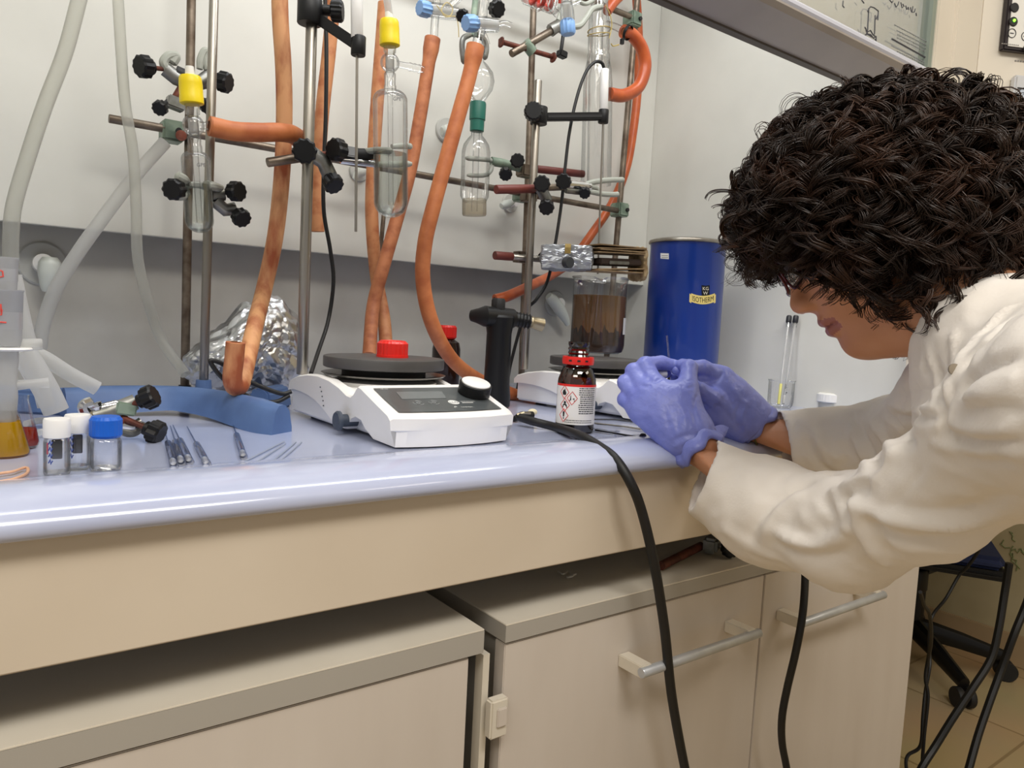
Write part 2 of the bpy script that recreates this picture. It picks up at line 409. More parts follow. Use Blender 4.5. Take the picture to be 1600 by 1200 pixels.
fl = onZ(1595, 1043, 0); XW = fl.x
def floor_mat():
    mt = mat('floor_tiles', '#bfa87e', .3); N = mt.node_tree.nodes; L = mt.node_tree.links
    tc = N.new('ShaderNodeTexCoord'); br = N.new('ShaderNodeTexBrick'); br.offset = 0
    br.inputs['Color1'].default_value = (*lin('#c8b189'), 1); br.inputs['Color2'].default_value = (*lin('#c0a981'), 1)
    br.inputs['Mortar'].default_value = (*lin('#a28b66'), 1); br.inputs['Scale'].default_value = 1
    br.inputs['Brick Width'].default_value = .4; br.inputs['Row Height'].default_value = .4; br.inputs['Mortar Size'].default_value = .004
    mp = N.new('ShaderNodeMapping'); mp.inputs['Location'].default_value = (.1, .12, 0)
    L.new(tc.outputs['Object'], mp.inputs[0]); L.new(mp.outputs[0], br.inputs[0])
    nz = N.new('ShaderNodeTexNoise'); nz.inputs['Scale'].default_value = 3; nz.inputs['Detail'].default_value = 5; L.new(mp.outputs[0], nz.inputs[0])
    mx = N.new('ShaderNodeMix'); mx.data_type = 'RGBA'; mx.blend_type = 'MULTIPLY'; mx.inputs['Factor'].default_value = .3
    L.new(br.outputs[0], mx.inputs['A']); L.new(nz.outputs['Color'], mx.inputs['B']); L.new(mx.outputs['Result'], N['Principled BSDF'].inputs['Base Color'])
    return mt
b = MB(); b.lohi((-2.5, -2.5, -.05), (XW+.1, 3.2, 0)); struct('floor', b, floor_mat())
b = MB(); b.lohi((XW, -2.5, 0), (XW+.1, 3.2, 2.8)); o = struct('wall_side', b, M_wallroom)
rows = []
for k in range(9):
    x = random.uniform(1565, 1600); y = random.uniform(800, 900); pl = [(x, y)]
    for j in range(4): x += random.uniform(-6, 8); y += random.uniform(-8, 9); pl.append((x, y))
    rows.append(pl)
b = MB()
for pl in rows: b.tube([onX(x, y, XW-.001) for x, y in pl], .002, 5)
b.build('pencil_marks', mat('green_marks', '#8d966a', .7), o)
b = MB(); b.lohi((XW-.012, -2.5, 0), (XW, 3.2, .105), .003); struct('baseboard_side', b, mat('baseboard_beige', '#b79f7d', .4))
b = MB(); b.lohi((-2.5, 3.1, 0), (XW, 3.2, 2.8)); struct('wall_far', b, M_wallroom)
b = MB(); b.lohi((-2.5, -2.5, 2.78), (XW+.1, 3.2, 2.85)); struct('ceiling_room', b, M_fascia)

# ------------------------------------------------------------------ cabinets under the bench
YC = .600
def cabinet(name, label, x0, x1, doors, ztop, tband):
    t = thing(name, label, 'cabinet', ((x0+x1)/2, .85, 0))
    b = MB(); b.lohi((x0+.012, YC+.02, .1), (x1-.008, 1.25, ztop-tband)); b.lohi((x0+.03, YC+.07, .0), (x1-.03, 1.2, .1)); b.build('body', M_band, t)
    b = MB(); b.lohi((x0, YC, ztop-tband), (x1, 1.3, ztop-.002)); b.build('edge_banding', M_band, t)
    b = MB(); b.lohi((x0, YC, ztop-.002), (x1, 1.3, ztop), .0005); b.build('top', M_cabtop, t)
    out = []
    for a, c in doors:
        b = MB(); b.lohi((a, YC+.003, .1), (c, YC+.021, ztop-tband-.003), .001); out.append(b.build('door', M_cab, t))
    return t, out
ztL = (onY(757, 988, YC).z + onY(0, 1163, YC).z)/2; xl = onY(757, 988, YC).x
cabL, dL = cabinet('base_cabinet', 'cream base cabinet on the left with grey edged top', -.45, xl, [(-.44, onY(732, 1100, YC).x)], ztL, ztL-onY(755, 1020, YC).z)
ztR = onY(792, 976, YC).z; xr0 = onY(791, 976, YC).x; xm = onY(1190, 1000, YC).x; xe = onY(1430, 980, YC).x
cabR, dR = cabinet('base_cabinet', 'cream two-door base cabinet on the right with bar handles', xr0, xe+.002, [(xr0+.002, xm-.0015), (xm+.0015, xe)], ztR, ztR-onY(789, 1005, YC).z)
def handle(door, l, r, Y, rootdx):
    p = onY(*l, Y); q = onY(*r, Y); q.z = p.z = (p.z+q.z)/2
    b = MB(); b.cyl(p, q, .0062, seg=16, bev=.001); o = b.build('handle', M_alu, door)
    for s in rootdx:
        x = p.x+(q.x-p.x)*s
        MB().lohi((x-.0085, Y, p.z-.0075), (x+.0085, YC+.003, p.z+.0075), .001).build('handle_mount', M_cabtop, o)
handle(dR[0], (1002, 1048), (1186, 992), YC-.035, (.04, .93))
handle(dR[1], (1252, 973), (1381, 930), YC-.035, (.02, .93))
pl_ = onY(772, 1096, YC-.004); ph = onY(779, 1143, YC-.004)
t = thing('cabinet_catch', 'small cream plastic catch on the edge of the right cabinet', 'catch', pl_)
MB().box(((pl_.x+ph.x)/2, YC-.004, (pl_.z+ph.z)/2), (.022, .012, .042), None, .002).build('shell', M_cabtop, t)
MB().box(((pl_.x+ph.x)/2+.002, YC-.011, (pl_.z+ph.z)/2+.002), (.012, .003, .020), None, .001).build('button', M_cab, t)
b = MB(); cgap = onY(763, 1080, YC); b.lohi((cgap.x-.004, YC+.006, .1), (cgap.x+.004, YC+.02, ztR-.03)); o = b.build('filler_strip', M_cabtop)
tag(o, 'narrow cream filler strip standing between the two base cabinets', 'filler strip')
b = MB(); p = onY(1439, 912, YC+.01); b.box((xe+.006, YC+.03, p.z), (.008, .02, .028), None, .001)
o = b.build('hinge_cup', M_white); tag(o, 'small white hinge on the right end of the cabinet', 'hinge')

# ------------------------------------------------------------------ lab materials
M_or1 = mat('old_rubber_hose', '#c98a5c', .6, col2='#a85d36', nscale=45, nlo=.42, nhi=.68, bump=.3, bscale=90)
M_or2 = mat('orange_rubber_hose', '#cb7a48', .55, col2='#b36236', nscale=35, nlo=.4, nhi=.65, bump=.15, bscale=90)
M_or4 = mat('brown_rubber_hose', '#c27a50', .6, col2='#a05a38', nscale=50, nlo=.4, nhi=.66, bump=.25, bscale=90)
M_or3 = mat('orange_clear_hose', '#c4602f', .35, col2='#b04f26', nscale=25, sss=.1)
M_orlong = mat('worn_rubber_hose', '#d39a6a', .6, col2='#9c4f2b', nscale=38, nlo=.45, nhi=.66, bump=.35, bscale=80, stretch=(1, 1, .35))
M_bore_shade = mat('bore_shade', '#8a4a22', .8)  # dark disc on the closed hose end, painting the shade inside the bore
M_sil = thin_glass('silicone_tube', tint='#f3f3ee', edge='#d4d4cd', opac=.32, body='#eeeeea', gloss=.02, rough=.3)
M_sil2 = thin_glass('silicone_tube_dense', tint='#f3f3ee', edge='#cfcfc9', opac=.52, body='#f0f0f0', gloss=.02, rough=.3)
M_yellow = mat('yellow_cap', '#f0d400', .4)
M_blueclear = mat('sky_blue_plastic', '#7fa9de', .35)
M_teal = mat('dark_green_stopper', '#1f6b5c', .4)
M_hpwhite = mat('white_enamel_casing', '#eeece9', .35)
M_hpdark = mat('console_dark', '#4b5052', .3, coat=.3)
M_plate = mat('ceramic_coated_plate', '#4d4b4a', .45, col2='#444241', nscale=20)
M_red = mat('red_cap_plastic', '#e0241b', .35)
M_amber = None
def glass_amber():
    mt = thin_glass('amber_glass', tint='#8a5320', edge='#2c1407', gloss=.08, blend=.4)
    return mt
M_amber = glass_amber()
M_blueiron = mat('blue_painted_iron', '#54709f', .5, col2='#4a6492', nscale=30, nlo=.35, nhi=.7, bump=.1, bscale=50)
M_foil = mat('aluminium_foil', '#c9cbce', .28, 1.0)
M_card = mat('cardboard', '#a38a68', .8, col2='#8a7152', nscale=40)
M_dewar = mat('blue_dewar_paint', '#083288', .3, coat=.3)
M_paper = mat('white_label', '#efece6', .6)
M_beige = mat('cream_sleeve', '#d9cfae', .6)
M_brass = mat('dull_brass', '#a79a80', .35, .9)
M_greygreen = mat('silicone_gripper', '#a9aca2', .5)

def Y2(p, Y): return onY(p[0], p[1], p[2] if len(p) > 2 else Y)
def pts(pl, Y): return [Y2(p, Y) for p in pl]
def hose(name, path, r, mt, label, cat='hose', group=None, open_start=False, open_end=False, n=8, seg=16, tipflare=False, closed=False):
    P = spline(path, n, closed); k = len(P)
    rs = [r]*k
    if tipflare:
        for i in range(min(7, k)): rs[i] = r*(1.22-.22*min(1, max(0, (i-3)/3)))
    b = MB(); b.tube(P, rs, seg, closed=closed)
    o = b.build(name, mt)
    tag(o, label, cat, group)
    for flag, i, j in ((open_start, 0, 1), (open_end, -1, -2)):
        if flag:
            d = (P[i]-P[j]).normalized()
            c = MB().lathe(P[i], d, [(r*.55, .0012), (r*1.0, .0008), (r*1.0, -.0008)], 16).build('hose_rim', mt, o)
            MB().lathe(P[i], d, [(0, .0004), (r*.56, .0004)], 16).build('bore_shade', M_bore_shade, o)
    return o
def rod(name, a, b_, r, mt, label, cat='rod', group=None, capm=None):
    o = MB().cyl(a, b_, r, seg=18, bev=.0008).build(name, mt); tag(o, label, cat, group); return o
def vrod(name, top, bot, Y, r, mt, label, cat='rod', group=None, zbot=None):
    a = onY(*top, Y); c = onY(*bot, Y); x = (a.x+c.x)/2
    # straight rod keeping the small lean seen in the photo
    if zbot is not None:
        d = (c-a); c = a+d*((zbot-a.z)/d.z)
    return rod(name, a, c, r, mt, label, cat, group)

# ------------------------------------------------------------------ support lattice at the back
YL = 1.22
latt = thing('support_lattice', 'rusty steel rod lattice with green clamps fixed across the back of the hood', 'rod frame', onY(820, 300, YL))
H0 = onY(170, 183, YL); H1 = onY(968, 331, YL); H1.z = H0.z = (H0.z+H1.z)/2
MB().cyl(H0, H1, .0062, seg=16, bev=.0008).build('horizontal_rod', M_steelold, latt)
T0 = onY(880, -25, YL+.0); T1 = onY(990, 28, YL); T1.z = T0.z = T1.z
MB().cyl((.3, YL, T1.z), T1, .0062, seg=16).build('horizontal_rod', M_steelold, latt)
def lrod(top, bot, zb, Y=YL+.013):
    a = onY(*top, Y); c = onY(*bot, Y); d = c-a; a2 = a - d*(.12/d.length); c = a+d*((zb-a.z)/d.z)
    MB().cyl(a2, c, .0066, seg=16).build('vertical_rod', M_steelold, latt)
    return c
cA = lrod((299, 0), (289, 590), .9); cE = lrod((834, 0), (815, 575), .9); cG = lrod((993, 30), (963, 381), .9)
for c in (cA, cE, cG):
    MB().cyl(c, c+Vector((0, 0, .018)), .011, .009).build('rod_foot', M_black, latt)
for (x, y) in ((270, 205), (820, 303), (972, 328), (992, 30)):
    p = onY(x, y, YL)
    b = MB(); b.box(p+Vector((0, .008, 0)), (.030, .034, .030), None, .003); o = b.build('lattice_clamp', M_green, latt)
    MB().cyl(p+Vector((.006, -.009, .0)), p+Vector((.006, -.013, 0)), .0042).build('grub_screw', M_blackm, o)

# ------------------------------------------------------------------ clamps
def clamp(label, group, Y, loc, rods=(), body=(), jaws=(), screws=(), bosses=(), name='lab_clamp', cat='clamp', jr=.0045, jm=None, plates=()):
    t = thing(name, label, cat, Y2(loc, Y), group)
    for a, c, r, mt in rods: MB().cyl(Y2(a, Y), Y2(c, Y), r, seg=14, bev=.0006).build('clamp_rod', mt, t)
    for pl, r, mt in body: MB().tube(pts(pl, Y), r, 8, flat=.75).build('clamp_body', mt, t, 50)
    for pl, r, mt in jaws:
        P = spline(pts(pl, Y), 6); n = len(P)
        MB().tube(P, [r*(.82+.18*min(1, i/4)) for i in range(n-1)]+[r*.5], 10).build('jaw', mt, t)
    for (c, s, ang, mt) in bosses:
        c = Y2(c, Y); d = Euler((0, ang, 0)).to_matrix()
        MB().box(c, (s*1.5, s*1.2, s), d, s*.12).build('boss_head', mt, t)
    for a, c, kr, mt in screws:
        A = Y2(a, Y); C_ = Y2(c, Y); d = (C_-A)
        dn = d.normalized() if d.length > .002 else Vector((0, -1, 0))
        o = MB().cyl(A, C_, .0032, seg=10).build('screw', mt, t)
        if kr > 0:
            MB().knurl(C_-dn*.001, dn, kr, kr*1.05, 10, .12).cyl(C_-dn*.006, C_, kr*.6).build('knob', M_black, o, 30)
        elif kr < 0:
            MB().box(C_, (.004, .016, .017), None, .002).ball(C_, .0095, 14, (.25, .9, 1)).build('wing_knob', M_rust, o)
    return t
Zc = M_zinc; Gy = M_greygreen
clamp('grey three-finger clamp with black knobs at the top of the left stand, empty jaws open', None, 1.16, (285, 130),
      body=[([(258, 108), (275, 122), (298, 132), (316, 128), (330, 118)], .0105, Zc), ([(275, 112), (296, 121)], .009, M_blackm)],
      jaws=[([(262, 112), (256, 98), (264, 88), (275, 88), (268, 100)], .0065, Gy), ([(312, 108), (314, 92), (320, 80), (325, 84), (322, 96), (325, 112)], .0055, Gy), ([(318, 118), (326, 130), (320, 134)], .0065, Gy)],
      screws=[((256, 108), (232, 105, 1.15), .0155, M_rust), ((330, 124), (344, 127, 1.15), .0150, M_rust), ((262, 158), (252, 167, 1.14), .0105, M_blackm), ((318, 160), (322, 164, 1.15), .0110, M_blackm)],
      bosses=[((274, 162), .016, .2, Zc)], rods=[((284, 138), (272, 158), .006, M_rust)])
clamp('grey clamp with black knobs gripping the small yellow-capped bubbler', None, 1.035, (312, 293),
      body=[([(330, 304), (350, 302)], .0095, Zc), ([(336, 314), (352, 328), (368, 326)], .0088, Zc)],
      jaws=[([(330, 298), (314, 290), (300, 289), (287, 291)], .0042, Gy), ([(292, 286, 1.02), (286, 280, .99), (275, 274, .985)], .0062, Gy), ([(292, 300, 1.02), (285, 306, .99), (276, 306, .985)], .0056, Gy), ([(345, 294), (328, 290, 1.0), (322, 290, .99)], .006, Gy)],
      screws=[((284, 296, 1.0), (276, 296, .99), .0135, M_zinc), ((350, 299), (364, 299, 1.02), .0135, M_rust), ((366, 328), (374, 337, 1.02), .0125, M_rust)],
      rods=[((345, 308), (322, 300), .005, M_rust)])
o = MB().cyl(onY(283, 212, 1.16), onY(284, 212, 1.205), .0075, bev=.001).build('rod_stub', M_rust)
tag(o, 'short rusty rod stub on the green lattice clamp behind the bubbler', 'rod')
clamp('grey clamp on the hotplate rod gripping the large yellow-capped bubbler', None, 1.0, (560, 240),
      rods=[((418, 254), (472, 246), .0062, M_steelold), ((500, 243), (525, 243), .0058, M_rust)],
      body=[([(483, 238), (505, 252), (516, 276)], .0115, Zc), ([(535, 243), (560, 240), (585, 241)], .0075, M_blackm), ([(532, 250), (560, 253), (586, 256)], .0052, M_chrome)],
      jaws=[([(572, 236), (592, 235, .98), (612, 236, .955)], .0050, Gy), ([(612, 229, 1.03), (630, 228, 1.03), (644, 229, 1.02)], .0046, Gy), ([(586, 257), (612, 257, 1.03), (644, 256, 1.02)], .0046, Gy)],
      screws=[((476, 240), (476, 237, .972), .0165, M_zinc), ((541, 239, .99), (532, 236, .985), .0158, M_zinc), ((510, 272), (517, 282, .99), .0142, M_zinc)],
      bosses=[((545, 238), .014, 0, M_chrome)])
clamp('green enamelled clamp with grey fingers holding the wash bottle against the back', None, 1.16, (800, 258),
      body=[([(768, 252), (785, 255), (812, 262), (822, 268)], .0085, M_green)],
      jaws=[([(770, 251), (755, 249), (727, 247)], .0045, Gy), ([(770, 256), (766, 268), (756, 274), (730, 274)], .0040, Gy)],
      screws=[((806, 256, 1.15), (808, 252, 1.12), .0135, M_zinc), ((790, 262), (790, 270, 1.14), .0125, M_zinc)],
      bosses=[((822, 268), .022, 0, M_steelold)], rods=[((838, 264), (911, 272), .0075, mat('oxide_red', '#6f3129', .45))])
clamp('grey clamp with black knobs and open white fingers below the glass column', None, 1.06, (890, 290),
      rods=[((775, 296), (834, 295), .0078, mat('oxide_red', '#6f3129', .45)), ((834, 294), (880, 292), .0062, M_steelold)],
      body=[([(842, 292), (850, 304), (855, 314)], .0115, Zc), ([(886, 288), (905, 290), (922, 292)], .0085, M_chrome), ([(884, 297), (908, 300)], .006, Zc)],
      jaws=[([(905, 292), (925, 285), (945, 282), (960, 281), (975, 281)], .0052, Gy), ([(905, 297), (925, 300), (940, 303), (960, 304), (966, 303)], .0050, Gy), ([(900, 288), (930, 293), (935, 300)], .0045, Gy)],
      screws=[((848, 291), (847, 288, 1.04), .0150, M_zinc), ((854, 316), (854, 322, 1.04), .0140, M_zinc), ((884, 286), (881, 284, 1.03), .0145, M_zinc), ((915, 296), (914, 300, 1.05), .0110, M_zinc)],
      bosses=[((826, 308, 1.11), .018, 0, M_steelold)])
clamp('old grey clamp with rusty wing screws above the black probe arm', None, 1.12, (850, 70),
      rods=[((799, 84), (862, 48), .0068, M_steelold), ((786, 66), (868, 90), .0045, M_rust), ((880, 55), (876, 84), .0035, M_blackm)],
      body=[([(860, 48), (872, 40), (884, 48)], .0115, Zc), ([(820, 66), (832, 82)], .0115, M_green)],
      jaws=[([(872, 32), (878, 18), (888, 5), (896, -8)], .0052, Gy), ([(893, 42), (906, 40), (916, 28), (926, 14), (942, 10)], .0056, Gy), ([(900, 0), (915, 6), (930, -2)], .004, Gy)],
      screws=[((790, 68), (783, 66), -1, M_rust), ((855, 86), (864, 90), -1, M_rust)],
      bosses=[((878, 85), .012, .1, M_black)])
clamp('green and steel claw clamp holding the blue-tapped stopcock', None, 1.10, (740, 45),
      body=[([(745, -6), (742, 20), (739, 56)], .0075, M_green)],
      jaws=[([(736, 54), (724, 60), (722, 75), (725, 100)], .0048, M_zinc), ([(745, 54), (756, 62), (760, 75), (757, 93)], .0048, M_zinc)],
      screws=[((768, 14), (773, 14, 1.09), .0145, M_zinc), ((728, 22), (724, 24, 1.09), .011, M_zinc)])

# ------------------------------------------------------------------ tall rods of the stands
vrod('stand_rod', (335, -30), (318, 606), 1.03, .0058, M_steel, 'shiny steel rod rising from the blue iron stand base', 'rod')
vrod('support_rod', (488, -4), (472, 585), .985, .0074, M_steel, 'thick polished steel rod standing behind the near hotplate', 'rod')
vrod('support_rod', (841, 126), (819, 577), 1.07, .0068, M_steel, 'polished steel rod with open top standing behind the far hotplate', 'rod')
vrod('thin_rod', (600, 330), (594, 395), 1.24, .004, M_steelold, 'thin grey rod behind the large bubbler', 'rod')

# ------------------------------------------------------------------ hoses
hose('rubber_hose', [Y2(p, 1.06) for p in ((437, -20), (438, 30), (443, 110), (444, 190), (440, 280), (430, 370), (413, 450), (398, 510, 1.0), (384, 570, .95), (376, 600, .93), (367, 604, .92), (363, 590, .915), (366, 560, .912), (368, 536, .91))], .0112, M_orlong,
     'long mottled orange rubber hose hanging down and bent back up on the blue stand', open_end=True)
hose('rubber_hose', [Y2(p, .995) for p in ((328, 197), (365, 205), (405, 207), (440, 207, 1.0), (462, 213, 1.015), (476, 232, 1.035), (482, 250, 1.05))], .0122, M_or2,
     'short orange hose from the small bubbler side arm to the hotplate rod', open_start=True)
hose('rubber_hose', [Y2(p, 1.15) for p in ((524, -40), (519, 25), (513, 90), (503, 180), (497, 270), (495, 330), (496, 362))], .0108, M_or1,
     'mottled orange hose hanging free behind the black cable, end level with the hood panel edge')
hose('rubber_hose', [Y2(p, 1.19) for p in ((601, 5), (597, 60), (590, 150), (583, 260), (581, 340), (588, 430), (600, 500, 1.16), (604, 556, 1.12))], .0112, M_or1,
     'thin orange hose dropping straight behind the large bubbler to the near hotplate')
hose('rubber_hose', [Y2(p, 1.15) for p in ((676, 60), (668, 110), (655, 190), (640, 270), (618, 350), (598, 420), (583, 480), (577, 556, 1.10))], .0112, M_or4,
     'orange hose with flared top crossing down to the left behind the near hotplate', tipflare=True)
hose('rubber_hose', [Y2(p, 1.02) for p in ((743, 72), (733, 120), (715, 185), (697, 250), (678, 320), (664, 380), (661, 440), (675, 505), (705, 560, 1.05), (745, 592, 1.07), (790, 612, 1.08), (830, 625, 1.09))], .0118, M_or2,
     'thick orange hose with flared top curving down between the two hotplates', tipflare=True)
hose('rubber_hose', [Y2(p, 1.11) for p in ((974, 49), (988, 55), (1003, 76), (1008, 105), (998, 135), (975, 149), (952, 147))], .0128, M_or3,
     'translucent orange hose loop at the side arm of the glass column', open_start=True)
pA = onY(981, 51, 1.10); o = MB().lathe(pA, (pA-onY(973, 48, 1.11)).normalized(), [(.0135, -.003), (.0145, -.003), (.0145, .003), (.0135, .003)], 20, closed=True).box(onY(972, 65, 1.10), (.006, .006, .010)).build('hose_clip', M_black)
tag(o, 'black clip round the open end of the orange hose loop', 'hose clip')
hose('rubber_hose', [Y2(p, 1.27) for p in ((994, -10), (998, 60), (997, 130), (990, 200), (978, 265), (955, 320), (925, 365), (895, 405), (865, 428, 1.24), (830, 446, 1.16), (795, 462, 1.12), (774, 468, 1.12))], .0098, M_or3,
     'long orange-red hose running down behind the foil wrapped block', open_end=True)
hose('rubber_hose', [Y2(p, 1.16) for p in ((948, 18), (960, 2), (975, -12))], .0105, M_or3, 'end of an orange hose entering the top of the glass column')
hose('silicone_tube', [Y2(p, 1.10) for p in ((126, -10), (102, 80), (70, 165), (42, 250), (22, 320), (17, 370), (17, 420))], .0088, M_sil, 'clear silicone tube furthest to the left hanging behind the funnels', 'tube')
hose('silicone_tube', [Y2(p, 1.16) for p in ((184, -10), (190, 90), (196, 165), (208, 240), (213, 330), (215, 400), (228, 460), (252, 530), (290, 585, 1.12))], .0072, M_sil, 'clear silicone tube hanging straight down left of the stand rods', 'tube')
hose('silicone_tube', [Y2(p, 1.20) for p in ((258, 222), (215, 270), (165, 335), (122, 395), (88, 450), (68, 505), (62, 545))], .0090, M_sil2, 'milky silicone tube slanting down left from the green lattice clamp', 'tube')
hose('silicone_tube', [onZ(28, 640, .918), onZ(62, 632, .915), onZ(95, 648, .912)][0:0] or [Y2(p, .95) for p in ((35, 545), (70, 560), (110, 585), (152, 607))], .0080, M_sil2, 'milky silicone tube with cut end pointing at the blue stand', 'tube')
hose('silicone_tube', [Y2(p, .93) for p in ((36, 548), (55, 580), (75, 615), (88, 643))], .0125, M_sil2, 'wide milky silicone tube resting on the bench behind the white capped vials', 'tube')
hose('silicone_tube', [Y2(p, .96) for p in ((20, 430), (30, 480), (42, 530), (58, 580), (72, 635))], .0085, M_sil2, 'limp milky silicone tube hanging right behind the funnels', 'tube')
hose('silicone_tube', [onZ(40, 662, .907), onZ(70, 657, .907), onZ(110, 668, .907), onZ(140, 663, .907), onZ(60, 676, .906)], .0035, M_sil2, 'thin pale tubing lying on the bench behind the vials', 'tube')

# ------------------------------------------------------------------ cables
def cable(path, r, label, name='cable'):
    return hose(name, path, r, M_rubber, label, 'cable', seg=14)
cable([Y2(p, 1.08) for p in ((508, 0), (510, 80), (509, 180), (506, 260), (506, 330), (516, 390), (521, 440), (513, 500), (497, 550, 1.04), (486, 583, 1.0))], .0030, 'black probe cable hanging beside the near hotplate rod')
cable([Y2(p, 1.07) for p in ((944, 107), (940, 98), (930, 97), (916, 112), (902, 150), (890, 205), (883, 262), (877, 320), (866, 390), (855, 440), (838, 468), (820, 490, 1.09), (800, 560, 1.1), (794, 590, 1.1))], .0030, 'black probe cable arching from the white probe handle down past the foil block')
cable([Y2(p, .93) for p in ((452, 618), (430, 628), (400, 625), (372, 610), (345, 588), (330, 568), (332, 563), (350, 570), (378, 590), (410, 605), (440, 615), (455, 612))], .0028, 'black cable loop lying over the right end of the blue stand')
cord = cable([onZ(812, 652, .912), onZ(835, 659, .909), onZ(870, 668, .906), onY(905, 680, .668), onY(935, 697, .628), onY(962, 718, .592), onY(986, 756, .571), onY(1003, 800, .566), onY(1022, 880, .56), onY(1038, 980, .56), onY(1050, 1090, .56), onY(1070, 1200, .56), onY(1090, 1290, .56)], .0058, 'thick black power cord running over the bench lip and down the cabinets')
cable([onY(1248, 780, .57), onY(1256, 850, .565), onY(1258, 900, .56), onY(1254, 960, .545), onY(1243, 1020, .545), onY(1230, 1075, .555), onY(1222, 1120, .56), onY(1222, 1160, .565), onY(1230, 1205, .565), onY(1245, 1300, .57)], .0052, 'black cord hanging in front of the second cabinet door from under the white sleeve')

# ------------------------------------------------------------------ service taps on the walls
def tap(px, py, Y, s, label, nozzle):
    t = thing('gas_tap', label, 'tap', onY(px, py, Y-.01))
    c = onY(px, py, Y)
    MB().lathe(c+Vector((0, -.0005, 0)), (0, -1, 0), [(0, 0), (s*.95, 0), (s*.95, .003), (s*.88, .005), (0, .005)], 32).build('backplate', mat('tap_plate', '#bcbcb6', .5), t)
    MB().lathe(c+Vector((0, -.005, 0)), (0, -1, 0), [(0, 0), (s*.42, 0), (s*.40, .02), (0, .022)], 24).build('stem', M_white, t)
    P = [onY(a, b_, Y-.035) for a, b_ in nozzle]; n = len(P)
    rr = [s*k for k in np.interp(np.linspace(0, 1, n), [0, .15, .45, .8, 1], [.28, .43, .45, .26, .17])]
    MB().tube(P, rr, 18).build('nozzle', mat('tap_grey_green', '#d2d7d0', .35), t)
tap(66, 412, 1.385, .036, 'pale grey gas tap low on the rear wall at the left', spline([(78, 402), (78, 415), (77, 432), (74, 448), (73, 456)], 3))
tap(560, 268, 1.31, .020, 'small white tap on the back panel behind the large bubbler', spline([(570, 262), (565, 268), (558, 272), (553, 280)], 3))
tap(697, 204, 1.31, .026, 'small white tap on the back panel between the orange hoses', spline([(690, 205), (697, 205), (706, 202)], 3))
tap(796, 318, 1.31, .021, 'small white tap on the back panel beside the lattice rod', spline([(783, 322), (795, 318), (806, 312)], 3))
tap(866, 474, 1.385, .032, 'white gas tap with slanting nozzle on the rear wall behind the beaker', spline([(857, 462), (866, 472), (876, 486), (884, 500), (887, 508)], 3))

# ------------------------------------------------------------------ glassware helpers
def axis_px(top, bot, Y, Yb=None):
    a = onY(*top, Y); b_ = onY(*bot, Yb or Y); L = (b_-a).length
    return a, (b_-a).normalized(), L, depth((a+b_)/2)
def lathe_px(name, top, bot, Y, prof, mt, parent=None, seg=28, Yb=None):
    """prof: (radius in pixels, fraction of the way from top to bottom)"""
    a, d, L, dd = axis_px(top, bot, Y, Yb)
    return MB().lathe(a, d, [(r*dd/F, t*L) for r, t in prof], seg).build(name, mt, parent)
M_frost = thin_glass('frosted_glass', tint='#f0f0ee', edge='#c8c8c4', opac=.45, body='#f2f2f0', gloss=.03, rough=.4)
M_liquid = thin_glass('clear_liquid', tint='#eef1ee', edge='#a9aaa5', gloss=.08)

def bubbler(label, Y, tip, capt, capb, bulb, bulbr, neckb, bodyt, bodyb, bodyr, capr, arm, level):
    t = thing('gas_bubbler', label, 'bubbler', onY(*bodyb, Y))
    lathe_px('tip', tip, capt, Y, [(0, 0), (capr*.36, 0), (capr*.42, 1), (0, 1)], M_white, t)
    lathe_px('screw_cap', capt, capb, Y, [(0, 0), (capr*.85, 0), (capr*.95, .08), (capr, .3), (capr, .7), (capr*1.02, .72), (capr*1.02, .97), (capr*.9, 1), (0, 1)], M_yellow, t)
    a = onY(*capb, Y); e = onY(*bodyb, Y); d = (e-a).normalized(); L = (e-a).length; dd = depth(a); u = dd/F
    def tt(p): return (onY(*p, Y)-a).dot(d)
    tb, tn, t0 = tt(bulb), tt(neckb), tt(bodyt)
    nr = capr*.62*u
    prof = [(nr, -.002), (nr, tb-bulbr*u*1.05)]
    for k in range(9):
        al = math.pi*(-.36+.72*k/8); prof.append((bulbr*u*math.cos(al), tb+bulbr*u*math.sin(al)))
    prof += [(nr*.95, tb+bulbr*u*1.1), (nr*.88, tn), (nr, tn+.002)]
    R = bodyr*u
    for k in range(7):
        al = math.pi/2*k/6; prof.append((nr+(R-nr)*math.sin(al), t0+R*.55*(1-math.cos(al))))
    prof += [(R, L-R*.9)]
    for k in range(1, 8):
        al = math.pi/2*k/7; prof.append((R*math.cos(al) if k < 7 else 0, L-R*.9+R*.9*math.sin(al)))
    MB().lathe(a, d, prof, 36).build('glass_body', M_glass, t)
    MB().lathe(a, d, [(nr*.72, .004), (nr*.72, tb+bulbr*u*.9), (nr*.45, tb+bulbr*u*1.6), (nr*.42, L-R*.75)], 20).build('inner_tube', M_glass, t)
    MB().lathe(a, d, [(nr*.66, tb-bulbr*u*.6), (nr*.68, tb+bulbr*u*.7), (0, tb+bulbr*u*.7)], 20).build('ground_joint', M_frost, t)
    MB().lathe(a, d, [(0, L*level), (R*.93, L*level), (R*.93, L-R*.85), (R*.7, L-R*.3), (0, L-R*.08)], 28).build('liquid', M_liquid, t)
    A = onY(*arm[0], Y); Bp = onY(*arm[1], Y-.004); da = (Bp-A).normalized(); la = (Bp-A).length
    pr = [(.0045, 0)]
    for k in range(3):
        s = .45+.17*k; pr += [(.0045, la*s), (.0062, la*(s+.02)), (.0048, la*(s+.13))]
    pr += [(.0046, la), (.0030, la)]
    MB().lathe(A, da, pr, 18).build('side_arm', M_glass, t)
    return t, a, d, R, u
